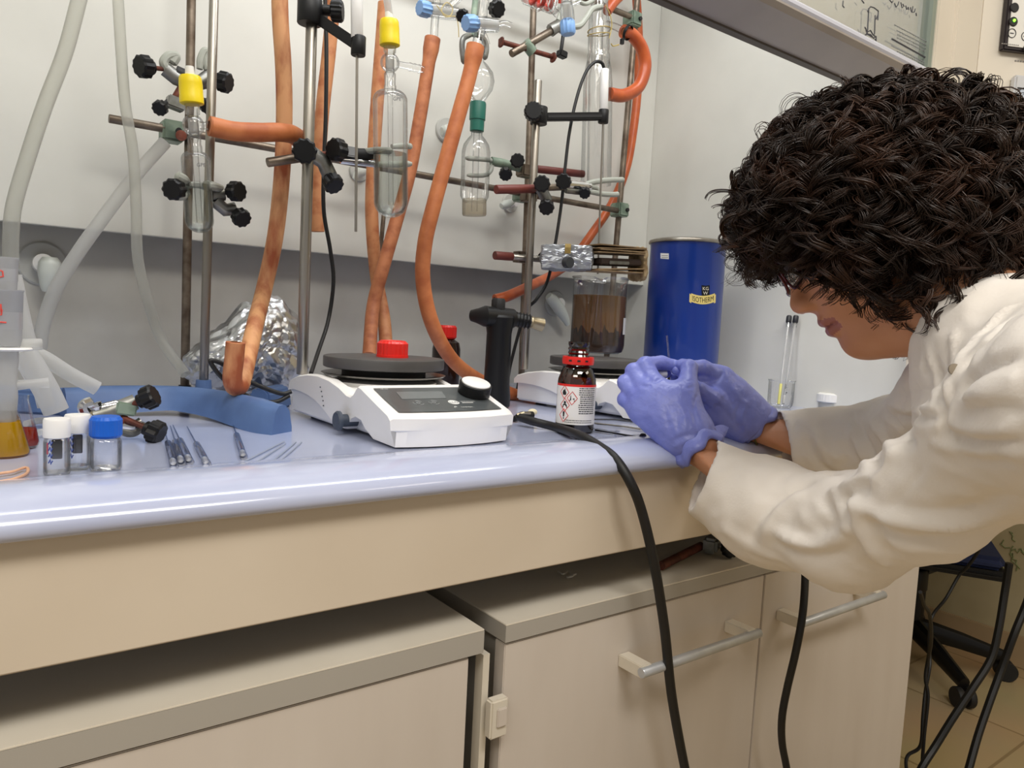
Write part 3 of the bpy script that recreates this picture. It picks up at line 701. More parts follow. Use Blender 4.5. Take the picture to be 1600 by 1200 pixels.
t, a, d, R, u = bubbler('small glass gas bubbler with yellow screw cap clamped on the left stand', 1.0, (296, 104), (297, 119), (300, 163), (302, 196), 16.5, (306, 226), (307, 238), (313, 364), 21.5, 17.5, ((312, 196), (333, 197)), .62)
def print_on(t, s, px, py, Y, h, mt=M_darkink):
    p = onY(px, py, Y); xd = (onY(px+20, py+.8, Y)-p)
    text_obj('printed_mark', s, mt, t, p, xd, (0, 0, 1), h)
print_on(t, 'GPE', 307, 260, .978, .0062)
t, a, d, R, u = bubbler('large glass gas bubbler with yellow screw cap held over the near hotplate', .97, (607, 19), (608, 31), (609, 72), (609, 98), 15, (609, 132), (609, 141), (611, 340), 27, 15.5, ((620, 100), (662, 109)), .62)
print_on(t, 'GPE', 614, 157, .943, .0072)
hose('thin_tube', [Y2(p, .97) for p in ((603, -10), (606, 8), (608, 22))], .0052, M_sil2, 'short clear tube entering the top of the large bubbler', 'tube')

# glass tube lines with stopcocks along the top
def stopcock(label, c, Y, capside, capc, barrel, tubes, extra=()):
    t = thing('glass_stopcock', label, 'stopcock', onY(*c, Y))
    P = onY(*barrel[0], Y); Q = onY(*barrel[1], Y-.01)
    MB().lathe(P, Q-P, [(.009, 0), (.0125, .002), (.0125, (Q-P).length*.5), (.0105, (Q-P).length), (.004, (Q-P).length+.004)], 20).build('barrel', M_glass, t)
    MB().lathe(P, Q-P, [(.0075, .001), (.0070, (Q-P).length), (0, (Q-P).length)], 16).build('plug', M_frost, t)
    A = onY(*capc[0], Y-.002); B_ = onY(*capc[1], Y)
    MB().knurl(A, B_-A, .0135, (B_-A).length, 12, .10).build('tap_cap', M_blueclear, t)
    for pl, r in tubes:
        MB().tube(spline(pts(pl, Y), 4), r, 14, caps=False).build('glass_tube', M_glass, t)
    return t
stopcock('clear stopcock with pale blue tap cap above the flared orange hose, wired with string', (668, 12), 1.15, 0, ((655, 12), (671, 16)), ((668, 14), (715, 22)), [([(678, 64), (679, 40), (681, 18), (683, -8)], .0068), ([(700, 14), (712, 2), (722, -8)], .006)])
o = hose('string', [Y2(p, 1.13) for p in ((682, 8), (694, 22), (704, 24), (707, 12), (698, 4), (690, 14), (696, 26), (712, 26), (716, 40), (717, 58))], .0009, mat('pale_string', '#c9b780', .8), 'thin pale string tied round the top left stopcock', 'string', seg=5)
stopcock('clear stopcock with pale blue tap cap above the thick orange hose', (745, 36), 1.06, 0, ((727, 36), (744, 37)), ((738, 37), (778, 40)), [([(745, 72), (749, 55), (752, 38), (754, 15), (757, -10)], .0088), ([(752, 48), (758, 60), (761, 70)], .0055), ([(775, 40), (788, 36), (800, 40)], .0045)])
stopcock('clear upright stopcock with pale blue stopper at the glass column', (887, 30), 1.06, 0, ((888, 54), (886, 31)), ((887, 34), (885, 5)), [([(885, 8), (884, -8)], .0095), ([(895, 5), (910, -2)], .006), ([(872, 24), (862, 12), (858, -6)], .006)])
t = thing('coil_condenser', 'glass condenser with red spiral coil cut off by the top edge', 'condenser', onY(846, 2, 1.15))
p0 = onY(826, -12, 1.15); p1 = onY(868, 4, 1.15); ax = (p1-p0).normalized(); uu = ax.orthogonal().normalized(); vv = ax.cross(uu)
L_ = (p1-p0).length
MB().tube([p0+ax*(L_*i/90)+(uu*math.cos(i*.24)+vv*math.sin(i*.24))*.0155 for i in range(91)], .0040, 8).build('red_coil', mat('red_glass', '#e2412e', .2), t)
MB().lathe(p0-ax*.01, ax, [(.006, 0), (.022, .008), (.022, L_+.01), (.008, L_+.022), (.008, L_+.035)], 24).build('jacket', M_glass, t)
MB().tube(spline(pts([(868, 2), (862, 18), (850, 12), (838, 16), (830, 10)], 1.14), 4), .0035, 10).build('drip_tube', M_glass, t)

# wash bottle with green stopper
t = thing('wash_bottle', 'tall clear gas wash bottle with dark green stopper against the back panel', 'glass bottle', onY(741, 336, 1.17))
lathe_px('upper_bulb', (752, 84), (746, 164), 1.16, [(5, 0), (5, .14), (12, .22), (21, .36), (24, .52), (22, .68), (14, .85), (10, .94), (10, 1.06)], M_glass, t)
lathe_px('stopper', (747, 160), (745, 206), 1.16, [(0, 0), (12.2, 0), (13, .06), (12.6, .6), (11.3, .62), (11, .98), (9, 1), (0, 1)], M_teal, t)
lathe_px('bottle', (745, 206), (741, 318), 1.16, [(9, 0), (9, .05), (14, .1), (20, .18), (22.5, .28), (22.5, .9), (18, .98), (6, 1)], M_glass, t)
lathe_px('inner_tube', (745, 200), (741, 330), 1.16, [(5, 0), (5, 1)], M_glass, t)
lathe_px('frit_cup', (741, 311), (741, 337), 1.16, [(18.5, 0), (19, .05), (19, .9), (18, 1), (0, 1)], thin_glass('cloudy_glass', tint='#efe9dc', edge='#a09a8c', gloss=.05, opac=.22, body='#ddd6c6'), t)

# glass column
t = thing('glass_column', 'tall clear glass column with string tied round its neck', 'glass column', onY(938, 300, 1.13))
lathe_px('upper_tube', (937, -12), (935, 104), 1.13, [(13, 0), (14, .3), (16.5, .4), (17, .75), (16, .8), (18, .86), (18, .95), (17, 1)], M_glass, t, 32)
lathe_px('lower_tube', (935, 92), (931, 290), 1.13, [(17, 0), (20.5, .08), (22.5, .2), (24, .97), (23.5, 1)], M_glass, t, 32)
lathe_px('inner_tube', (934, -5), (930, 285), 1.13, [(9, 0), (9, .35), (13, .42), (13, 1)], M_glass, t, 24)
MB().tube(spline([onY(948, 38, 1.12), onY(962, 42, 1.12), onY(976, 49, 1.115)], 4), .0068, 14, caps=False).build('side_arm', M_glass, t)
o = MB(); c = onY(936, 51, 1.13); du = (onY(970, 55, 1.13)-c).normalized()
P = [c+du*(.0225*math.cos(q*.35))+Vector((0, 1, 0))*(-.0225*math.sin(q*.35))+Vector((0, 0, .006*math.sin(q*.35*.5+.6))) for q in range(54)]
o.tube(P, .0009, 5); o.tube(spline(pts([(952, 60), (956, 40), (953, 22), (946, 8)], 1.10), 5), .0009, 5); o.tube(spline(pts([(955, 68), (958, 72), (967, 70)], 1.10), 3), .0012, 5)
ob = o.build('tie_string', mat('waxed_string', '#b59f57', .7)); tag(ob, 'yellow brown string wound round the neck of the glass column', 'string')

# ------------------------------------------------------------------ temperature probes on black arms
def probe(label, hc, knobc, kdir, arm, block, handle, needle, Y, cap_r, kr, Yarm):
    t = thing('temperature_probe_holder', label, 'probe holder', onY(*hc, Y))
    a, b_ = onY(*hc, Y), onY(hc[0], hc[1]+1, Y)
    zc = a
    MB().cyl(zc+Vector((0, 0, -cap_r*1.0)), zc+Vector((0, 0, cap_r*1.0)), cap_r, seg=28, bev=.001).build('clamp_collar', M_black, t)
    k = onY(*knobc, Y-.01); kd = Vector(kdir).normalized()
    MB().knurl(k-kd*kr*.2, kd, kr, kr*1.1, 16, .08).cyl(k-kd*.016, k, kr*.5).build('thumb_screw', M_black, t)
    A = onY(*arm[0], Y); B_ = onY(*arm[1], Yarm)
    dx = (B_-A).normalized(); dz = Vector((0, 0, 1)); dy = dx.cross(dz).normalized(); R3 = Matrix((dx, dy, dx.cross(dy)*-1)).transposed()
    if R3.determinant() < 0: R3 = Matrix((dx, -dy, dx.cross(dy)*-1)).transposed()
    MB().box((A+B_)/2, ((B_-A).length, .011, .014), R3, .0015).build('arm', M_black, t)
    MB().box((A+B_)/2+Vector((0, -.006, 0)), ((B_-A).length*.94, .0014, .005), R3, .0004).build('arm_rib', M_blackm, t)
    c = onY(*block, Yarm)
    MB().cyl(c+Vector((0, 0, -.012)), c+Vector((0, 0, .012)), .0095, seg=20, bev=.001).build('probe_clip', M_black, t)
    h0 = onY(*handle[0], Yarm); h1 = onY(*handle[1], Yarm)
    MB().cyl(h1, h0, .0078, seg=20, bev=.001).build('probe_handle', M_white, t)
    n1 = onY(*needle, Yarm)
    MB().cyl(h1, n1, .0018, seg=10).build('probe_needle', M_steel, t)
probe('black arm on the near hotplate rod holding a white temperature probe', (484, 18), (521, 17), (.75, -.5, 0), ((492, 26), (560, 72)), (560, 72), ((557, -25), (558, 60)), (556, 362), .985, .0160, .0140, .93)
probe('black arm on the far hotplate rod holding a white temperature probe in the beaker', (842, 181), (833, 176), (-.55, -.8, 0), ((850, 183), (940, 182)), (943, 182), ((945, 108), (943, 173)), (934, 428), 1.07, .0150, .0165, 1.04)

# ------------------------------------------------------------------ magnetic hotplates
BZ = .9
def hotplate(label, ox, oy, rot, extras=False):
    t = thing('magnetic_hotplate', label, 'hotplate stirrer', (0, 0, 0), 'magnetic hotplate stirrers')
    Wd = .163
    top = [(0.000, .033), (.006, .0375), (.040, .0484), (.074, .0596), (.081, .0607), (.087, .056), (.093, .0505), (.101, .0465), (.112, .0475), (.135, .0545), (.165, .060), (.20, .0625), (.235, .061), (.270, .056), (.296, .049), (.302, .044)]
    bot = [(.302, .034), (.285, .036), (.26, .0358), (.235, .034), (.21, .030), (.19, .025), (.17, .018), (.15, .010), (.135, .0065), (.112, .0065), (.104, .012), (.097, .0205), (.085, .0245), (.070, .0225), (.060, .015), (.054, .003), (.002, .002), (.000, .019), (.0, .0205)]
    # outer cover: side cheeks with the arched outline, the middle is flatter
    bm = MB(); xs = [0, .003, .012, .014, Wd*.25, Wd*.5, Wd*.75, Wd-.014, Wd-.012, Wd-.003, Wd]
    secs = []
    for i, x in enumerate(xs):
        e = 1 if (i in (0, len(xs)-1)) else 0
        inner = 3 <= i <= len(xs)-4
        bulge = .012*(1-((x-Wd/2)/(Wd/2))**2)
        ring = []
        for k, (y, z) in enumerate(top):
            yy, zz = y, z
            if k <= 1: yy -= bulge
            if inner and .081 < y < .290: zz = .052
            if e: zz -= .002
            ring.append(bm.bm.verts.new((x, yy, zz)))
        for k, (y, z) in enumerate(bot):
            yy, zz = y, z
            if y < .003: yy -= bulge
            xx = x
            if y < .003 or z < .004: xx = Wd/2+(x-Wd/2)*(.90 if z < .0203 else .985)
            ring.append(bm.bm.verts.new((xx, yy, zz)))
        secs.append(ring)
    for a, b_ in zip(secs[:-1], secs[1:]):
        n = len(a)
        for k in range(n): bm.bm.faces.new((a[k], a[(k+1) % n], b_[(k+1) % n], b_[k]))
    bm.bm.faces.new(list(reversed(secs[0]))); bm.bm.faces.new(secs[-1])
    R = Matrix.Rotation(rot, 4, 'Z'); T = Matrix.Translation((ox, oy, BZ)) @ R
    def fin(mb, name, mt, parent=t, ang=30):
        mb.bm.transform(T); return mb.build(name, mt, parent, ang)
    fin(bm, 'casing', M_hpwhite, t, 28)
    b = MB(); b.lohi((.0035, .118, .0045), (Wd-.0035, .298, .044), .003); b.lohi((.014, .02, .0045), (Wd-.014, .12, .03), .003); fin(b, 'inner_body', mat('hp_inner_white', '#dfe0e2', .4))
    for fx in (.025, Wd-.025):
        for fy in (.035, .255): fin(MB().cyl((fx, fy, 0), (fx, fy, .016), .010, seg=16), 'foot', M_blackm)
    # rear neck under the plate
    cx, cy = Wd*.5+.006, .190
    fin(MB().lathe((cx, cy, 0), (0, 0, 1), [(.070, .050), (.070, .056), (.062, .058), (.040, .060), (0, .060)], 40), 'neck', M_hpwhite)
    fin(MB().lathe((cx, cy, 0), (0, 0, 1), [(0, .0605), (.060, .0605), (.079, .0635), (.0815, .0655), (.080, .066), (.060, .0635), (0, .0635)], 56), 'heat_shield', mat('dark_steel', '#8d8b88', .25, 1.0))
    fin(MB().lathe((cx, cy, 0), (0, 0, 1), [(0, .0635), (.055, .0635), (.055, .0728), (0, .0728)], 40), 'heater_core', M_blackm)
    fin(MB().lathe((cx, cy, 0), (0, 0, 1), [(0, .0725), (.076, .0725), (.0785, .0735), (.079, .075), (.079, .0855), (.0785, .0868), (.077, .0873), (0, .0873)], 64), 'plate', M_plate)
    # console
    sl = (Vector((0, .076, .0603))-Vector((0, .006, .0375))); sn = Vector((0, -sl.z, sl.y)).normalized(); sd = sl.normalized()
    def cp(x, s, h=.0006):  # point on the sloping console, s metres up from its front edge
        bl = .012*(1-((x-Wd/2)/(Wd/2))**2); y = .006+s*.952
        return Vector((x, y, float(np.interp(y, [-bl-.001, .006-bl, .040, .074], [.033, .0375, .0484, .0596]))))+sn*h
    def pad(poly, h0, h1, name, mt, parent=None):
        b = MB(); b.prism([cp(x, s, h0) for x, s in poly], sn*(h1-h0)); return fin(b, name, mt, parent or t)
    arc = [(x, .004-.0118*(1-((x-Wd/2)/(Wd/2))**2)) for x in np.linspace(.011, Wd-.012, 12)]
    pb = MB(); gx = np.linspace(.013, Wd-.014, 15); rows_ = []
    for x in gx:
        s0 = .003-.0112*(1-((x-Wd/2)/(Wd/2))**2); rows_.append([pb.bm.verts.new(cp(x, s0+(.066-s0)*q/8, .0010)) for q in range(9)])
    for r0_, r1_ in zip(rows_[:-1], rows_[1:]):
        for q in range(8): pb.bm.faces.new((r0_[q], r1_[q], r1_[q+1], r0_[q+1]))
    pn = fin(pb, 'console_panel', M_hpdark)
    pad([(.034, .034), (.092, .034), (.097, .054), (.036, .054)], .0012, .0015, 'display', mat('display_grey', '#6b6f70', .2), pn)
    for bx in (.048, .068):
        b = MB()
        for a0 in (.5, 2.7, 4.6): b.tube([cp(bx+.0062*math.cos(a0+q*.3), .021+.0062*math.sin(a0+q*.3), .0014) for q in range(5)], .00035, 5)
        fin(b, 'touch_key', mat('key_grey', '#a5a7a7', .5), pn)
        fin(MB().tube([cp(bx+.0022*math.cos(q*.6), .021+.0022*math.sin(q*.6), .0014) for q in range(10)], .00035, 5, closed=True), 'key_symbol', mat('key_grey', '#a5a7a7', .5), pn)
    # round logo and lettering
    lg = pad([(.094+.0068*math.cos(q*math.pi/16), .020+.0068*math.sin(q*math.pi/16)) for q in range(32)], .0012, .0014, 'round_logo', M_white, pn)
    def ct(name, s, x, ss, size, mt, parent, al='LEFT', sq=1.0):
        o = text_obj(name, s, mt, parent, (0, 0, 0), (1, 0, 0), (0, 1, 0), size, al, bend=lambda a, c: T @ (cp(x+a, ss+c, .0016)), squeeze=sq)
        return o
    ct('logo_letters', 'LLG', .094, .0175, .0068, M_hpdark, pn, 'CENTER')
    ct('maker_print', 'UNIVERSAL', .1030, .0205, .0028, M_white, pn, 'LEFT', 1.5)
    fin(MB().prism([cp(.104, .0165, .0014), cp(.119, .0165, .0014), cp(.119, .0178, .0014), cp(.104, .0178, .0014)], sn*.0003), 'print_bar', M_white, pn)
    ct('brand_print', 'heidolph', .094, .0018, .0042, M_white, pn, 'LEFT', 1.1)
    fin(MB().tube([cp(.087+.0016*math.cos(q*.5), .0035+.0016*math.sin(q*.5), .0015) for q in range(9)], .0004, 5), 'brand_mark', M_white, pn)
    ct('type_print', 'MR Hei', .020, .0612, .0026, M_white, pn, 'LEFT', 1.2)
    # knob
    kc = cp(Wd-.026, .045, .001)
    kn = fin(MB().lathe(kc, sn, [(.018, 0), (.0198, .001), (.0198, .0135), (.0185, .0145), (.0150, .0148), (0, .0148)], 40), 'control_knob', M_black)
    fin(MB().lathe(kc, sn, [(0, .0146), (.0178, .0146), (.0176, .0158), (.0165, .0164), (0, .0164)], 40), 'knob_cap', M_white, kn)
    # height lever on the left side
    o = MB().cyl((-.010, .108, .017), (.012, .108, .017), .0075, seg=24); o.lathe((-.014, .108, .017), (1, 0, 0), [(0, 0), (.010, 0), (.0115, .002), (.0115, .005), (0, .005)], 28)
    fin(o, 'side_knob', mat('slate_blue_plastic', '#3d4552', .45))
    b = MB()
    for k, (y, z) in enumerate([(.190, .048), (.186, .043), (.183, .037), (.180, .032), (.178, .026)]): b.box((-.0004, y, z), (.0008, .0022, .0015))
    fin(b, 'side_marks', M_hpdark)
    return t, T @ Vector((cx, cy, .0873)), T
hp1, pc1, T1 = hotplate('near white magnetic hotplate in the middle of the bench with red cap on its plate', .3655, .702, 0.0)
hp2, pc2, T2 = hotplate('far white magnetic hotplate under the beaker behind the amber bottle', .822, .760, math.radians(5))
for t in (hp1, hp2):
    if 'group' in t: del t['group']

cp_ = onZ(613, 558, pc1.z)
t = thing('bottle_cap', 'red ribbed screw cap lying on the black plate of the near hotplate', 'bottle cap', cp_)
MB().knurl(cp_, (0, 0, 1), .0205, .0215, 26, .035).lathe(cp_, (0, 0, 1), [(.0195, .0), (.0212, .0), (.0212, .0028), (.0200, .003)], 40).build('skirt', M_red, t)
MB().lathe(cp_, (0, 0, 1), [(.0150, .0213), (.0160, .0222), (.0172, .0216)], 40, closed=True).build('top_ring', M_red, t)

# ------------------------------------------------------------------ beaker of brown suspension
bc = Vector((pc2.x, pc2.y, pc2.z)); q_ = onZ(932, 552, pc2.z+.0005); bc = Vector((q_.x, q_.y, pc2.z+.0006))
bd = depth(bc); bu = bd/F
t = thing('beaker', 'large glass beaker of brown muddy liquid on the far hotplate', 'beaker', bc)
R_ = 42.0*bu; Hh = onY(933, 433, bc.y).z-bc.z
def beaker_mesh(c, R, H, spout_ang, mt, parent):
    b = MB(); prof = [(0, .001), (R*.80, .001), (R*.93, .005), (R*.985, .012), (R, .02), (R, H*.93), (R*1.01, H*.965), (R*1.06, H*.99), (R*1.065, H), (R*1.03, H), (R*.99, H*.97)]
    b.lathe(c, (0, 0, 1), prof, 64)
    for v in b.bm.verts:
        p = v.co-Vector(c); a = math.atan2(p.y, p.x); da = (a-spout_ang+math.pi) % (2*math.pi)-math.pi
        w = math.exp(-(da/.20)**2)*max(0, (p.z-H*.88)/(H*.12))
        if p.z > H*.88: v.co.x += math.cos(spout_ang)*R*.16*w; v.co.y += math.sin(spout_ang)*R*.16*w; v.co.z -= .007*w
    return b.build('glass_wall', mt, parent)
vdir = (CAM-bc); sa = math.atan2(vdir.y, vdir.x)
beaker_mesh(bc, R_, Hh, sa-.0, M_glass, t)
M_brown = mat('brown_suspension', '#8f6a45', .12, col2='#775538', nscale=14, nlo=.3, nhi=.7, stretch=(1, 1, .5))
M_sed = mat('dark_sediment', '#4a3222', .6, col2='#33231a', nscale=60)
Ll = onY(933, 462, bc.y).z-bc.z
MB().lathe(bc, (0, 0, 1), [(0, .003), (R_*.78, .003), (R_*.91, .007), (R_*.965, .014), (R_*.98, .02), (R_*.98, Ll-.001), (R_*.97, Ll), (0, Ll)], 64).build('liquid', M_brown, t)
b = MB(); random.seed(3); segs = 96; hts = [Ll*(.36+.10*math.sin(i*.9)*random.random()+.10*random.random()) for i in range(segs)]
low = [b.bm.verts.new(bc+Vector((math.cos(2*math.pi*i/segs)*R_*.92, math.sin(2*math.pi*i/segs)*R_*.92, .0045))) for i in range(segs)]
mid = [b.bm.verts.new(bc+Vector((math.cos(2*math.pi*i/segs)*R_*.987, math.sin(2*math.pi*i/segs)*R_*.987, .018))) for i in range(segs)]
hi = [b.bm.verts.new(bc+Vector((math.cos(2*math.pi*i/segs)*R_*.987, math.sin(2*math.pi*i/segs)*R_*.987, hts[i]))) for i in range(segs)]
hin = [b.bm.verts.new(bc+Vector((math.cos(2*math.pi*i/segs)*R_*.90, math.sin(2*math.pi*i/segs)*R_*.90, hts[i]))) for i in range(segs)]
for A_, B_ in ((low, mid), (mid, hi), (hi, hin)):
    for i in range(segs): b.bm.faces.new((A_[i], A_[(i+1) % segs], B_[(i+1) % segs], B_[i]))
b.build('sediment', M_sed, t, 80)
wl = onY(966, 508, bc.y-.03); cth = math.atan2((onY(966, 508, bc.y-.035)-bc).y, (onY(966, 508, bc.y-.035)-bc).x)
b = MB(); P = []
for k in range(9): 
    a = cth-.18+.36*k/8; P.append(a)
za, zb_ = onY(966, 522, bc.y).z, onY(966, 497, bc.y).z
vs = [[b.bm.verts.new(bc+Vector((math.cos(a)*R_*1.004, math.sin(a)*R_*1.004, z-bc.z))) for a in P] for z in (za, zb_)]
for k in range(8): b.bm.faces.new((vs[0][k], vs[0][k+1], vs[1][k+1], vs[1][k]))
b.build('marking_patch', M_white, t)

# foil wrapped block with cardboard in the clamp above the beaker
def crumple(name, c, size, mt, parent, seed, amp, sub=5, rot=None, flatten=None, octs=((26, 1.0), (60, .5), (130, .28))):
    from mathutils import noise
    bm = bmesh.new(); bmesh.ops.create_icosphere(bm, subdivisions=sub, radius=1)
    R3 = rot if rot is not None else Matrix.Identity(3)
    for v in bm.verts:
        n = v.co.normalized(); p = Vector((n.x*size[0], n.y*size[1], n.z*size[2]))
        if flatten:  # towards a box
            k = max(abs(n.x), abs(n.y), abs(n.z)); q = n/k
            p = p.lerp(Vector((q.x*size[0], q.y*size[1], q.z*size[2])), flatten)
        d = 0
        for s, a in octs:
            vv = noise.voronoi(p*s+Vector((seed*7.1, seed*3.3, seed)))[0]
            d += a*(vv[1]-vv[0]-.35)
        v.co = Vector(c)+R3 @ (p + n*d*amp)
    o = MB(); o.bm.free(); o.bm = bm
    return o.build(name, mt, parent, 12)
YB = 1.0
t = thing('foil_wrapped_block', 'crumpled foil wrapped roll with brown cardboard end clamped above the beaker', 'foil wrapped block', onY(915, 410, 1.03))
A_ = onY(846, 402, 1.06); B_ = onY(926, 405, 1.0); dx = (B_-A_).normalized(); dz = Vector((0, 0, 1)); dy = dz.cross(dx).normalized(); dz = dx.cross(dy)
R3 = Matrix((dx, dy, dz)).transposed()
cb = (A_+B_)/2; hl = (B_-A_).length/2
crumple('foil_wrap', cb, (hl*1.08, .030, .0235), mat('wrap_foil', '#b5b9bf', .38, .9), t, 2, .0055, 5, R3, .75, ((30, .6), (70, .5), (150, .3)))
E2 = onY(994, 408, .99)
dx2 = (E2-B_).normalized(); R32 = Matrix((dx2, dz.cross(dx2).normalized(), dx2.cross(dz.cross(dx2).normalized()))).transposed()
for k, (o_z, th, ext, rr) in enumerate([(.0245, .0022, .0, .03), (.0205, .0020, -.003, -.02), (.0165, .0024, .002, .02), (.0125, .0020, -.004, .0), (-.016, .0025, -.002, -.03), (-.0205, .0022, -.006, .02)]):
    c = (B_+E2)/2+dz*(o_z-.001)+dx2*ext
    b = MB(); b.box(c, ((E2-B_).length*1.08, .050, th), R32 @ Matrix.Rotation(rr, 3, 'Y'), .0006); b.build('cardboard_layer', M_card, t)
b = MB(); b.box((B_+E2)/2+dz*-.004, ((E2-B_).length*.95, .040, .012), R32, .002); b.build('dark_core', mat('dark_card', '#3a2c24', .8), t)  # dark brown block between the card layers
b = MB(); b.box((B_+E2)/2+dz*-.006+dx2*-.006+R32 @ Vector((0, -.021, 0)), ((E2-B_).length*.45, .003, .006), R32, .001); b.build('grey_strip', M_zinc, t)
endp = E2+dx2*.004
crumple('cardboard_end', endp+dz*-.006, (.006, .027, .033), mat('torn_card', '#b19c78', .85, col2='#8d7654', nscale=60), t, 5, .006, 4, R32, .6, ((50, .7), (120, .5)))
c = onY(891, 410, .985); MB().cyl(c+Vector((0, .012, 0)), c, .0098, seg=24, bev=.001).build('end_knob', mat('dark_grey_plastic', '#35383c', .5), t)
b = MB(); cc = onY(887, 391, .995)
for k in range(5): b.tube([cc+dx*(-.004+.0021*k)+dz*z+dy*(y) for z, y in ((-.006, -.004), (.004, -.004), (.010, .004), (.012, .016))], .0011, 6)
b.build('rubber_bands', mat('tan_rubber_band', '#a48a4a', .5), t)
clamp('short rusty clamp rod with boss holding the foil wrapped block', None, 1.09, (820, 402),
      rods=[((773, 399), (800, 401), .0076, mat('oxide_red', '#6f3129', .45)), ((798, 401), (864, 407, 1.07), .0056, M_steel)],
      body=[], jaws=[], screws=[((838, 402), (848, 402), .0125, M_zinc)], bosses=[((815, 402, 1.12), .020, 0, M_steelold)])

# ------------------------------------------------------------------ gas torch standing between the hotplates
tb = onZ(778, 636, .9)
tb = Vector((tb.x, 1.0, .9)); tb.x = onY(778, 560, 1.0).x
topz = onY(778, 492, 1.0).z; u1 = depth(Vector((tb.x, 1.0, 1.0)))/F
t = thing('gas_torch', 'black upright gas torch with short metal nozzle between the hotplates', 'gas torch', tb)
MB().lathe(tb, (0, 0, 1), [(0, 0), (.020, 0), (.0235, .003), (.0235, .02), (.0215, .04), (.0205, topz-.9-.03), (.0235, topz-.9-.012), (.0245, topz-.9-.004), (.022, topz-.9), (0, topz-.9)], 36).build('body', M_black, t)
h0 = onY(737, 493, 1.02); h1 = onY(757, 494, 1.0); h2 = onY(800, 498, 1.0); h3 = onY(829, 503, .985); h4 = onY(849, 508, .98)
MB().tube([h0, h0.lerp(h1, .5), h1, h2, h2.lerp(h3, .1), h3], [.0095, .0125, .017, .0165, .0125, .0105], 24).build('head', M_black, t)
b = MB()
for k in range(5): b.lathe(h2.lerp(h3, .2+.18*k), h3-h2, [(.0115, -.001), (.0135, 0), (.0115, .001)], 20)
b.build('cooling_fins', M_blackm, t)
MB().lathe(h3.lerp(h4, -.1), h4-h3, [(0, 0), (.0085, 0), (.0105, .003), (.0095, .006), (.0108, (h4-h3).length*.6), (.0115, (h4-h3).length), (.0095, (h4-h3).length), (.0090, (h4-h3).length*.5)], 24).build('nozzle', M_brass, t)
k0 = onY(778, 490, 1.0); MB().knurl(k0, (0, 0, 1), .0115, onY(778, 466, 1.0).z-k0.z, 10, .08).build('valve_knob', M_blackm, t)

# red capped dark bottle behind
q = onY(697, 556, 1.18); r0 = 22*depth(q)/F
q0 = Vector((q.x, q.y, .9))
t = thing('reagent_bottle', 'dark brown bottle with red cap behind the thick orange hose', 'bottle', q0)
zc = onY(697, 530, 1.18).z-.9; zt_ = onY(697, 509, 1.18).z-.9
MB().lathe(q0, (0, 0, 1), [(0, 0), (r0*.9, 0), (r0, .004), (r0, zc-.018), (r0*.9, zc-.006), (r0*.55, zc), (r0*.5, zc+.003), (0, zc+.003)], 36).build('glass', mat('dark_amber', '#24120b', .15), t)
MB().knurl(q0+Vector((0, 0, zc+.001)), (0, 0, 1), r0*.68, zt_-zc, 24, .04).build('cap', M_red, t)

# ------------------------------------------------------------------ open amber reagent bottle
q0 = onZ(897, 674, .9); d_ = depth(q0); u_ = d_/F; r = 30.0*u_
t = thing('amber_bottle', 'open amber glass bottle with red neck ring and hazard label at the bench edge', 'bottle', q0)
def hz(y): return onY(900, y, q0.y).z-.9
MB().lathe(q0, (0, 0, 1), [(0, .002), (r*.85, 0), (r*.97, .002), (r, .006), (r, hz(603)), (r*.97, hz(592)), (r*.80, hz(577)), (r*.60, hz(571)), (r*.52, hz(569)), (r*.50, hz(560)), (r*.55, hz(557)), (r*.5, hz(554)), (r*.55, hz(551)), (r*.5, hz(548)), (r*.56, hz(545)), (r*.5, hz(542)), (r*.55, hz(538)), (r*.55, hz(534)), (r*.46, hz(534)), (r*.43, hz(545)), (r*.43, hz(568))], 48).build('glass', M_amber, t)
MB().lathe(q0, (0, 0, 1), [(0, .004), (r*.9, .004), (r*.92, hz(642)), (0, hz(642))], 40).build('contents', mat('dark_contents', '#3a1c0c', .4), t)
MB().lathe(q0, (0, 0, 1), [(r*.62, hz(569)), (r*.80, hz(569)), (r*.83, hz(563)), (r*.80, hz(557)), (r*.62, hz(557))], 40, closed=True).build('tamper_ring', M_red, t)
b = MB(); aim = math.atan2((CAM-q0).y, (CAM-q0).x)
lb, lt = hz(660), hz(599); hl_ = 2.0
def onb(a, h, k=1.012): return q0+Vector((math.cos(aim+a)*r*k, math.sin(aim+a)*r*k, h))
b.lathe(q0, (0, 0, 1), [(r*1.008, lb), (r*1.008, lt)], 48, a0=aim-1.35, a1=aim+1.55, uref=Vector((1, 0, 0)))
lab = b.build('label', M_paper, t)
MB().lathe(q0, (0, 0, 1), [(r*1.011, lt-.0028), (r*1.011, lt+.0002)], 48, a0=aim-1.35, a1=aim+1.55).build('red_border', M_red, lab)
def bw(x, h): return onb(x/(r*1.012), h, 1.014)   # wrap: metres along the surface
def diamond(cx, ch, s, name):
    b = MB(); P = [(cx, ch+s), (cx+s*.8, ch), (cx, ch-s), (cx-s*.8, ch)]
    path = []
    for i in range(4):
        for k in range(4):
            f = k/4; path.append(bw(P[i][0]*(1-f)+P[(i+1) % 4][0]*f, P[i][1]*(1-f)+P[(i+1) % 4][1]*f))
    b.tube(path, .00045, 5, closed=True); return b.build(name, mat('pictogram_red', '#cf2f2a', .5), lab)
def blob(polys, name):
    b = MB()
    for pl in polys:
        vs = [b.bm.verts.new(bw(x, h)) for x, h in pl]; b.bm.faces.new(vs)
    return b.build(name, M_blackm, lab)
dh = (lt-lb); s = dh*.165
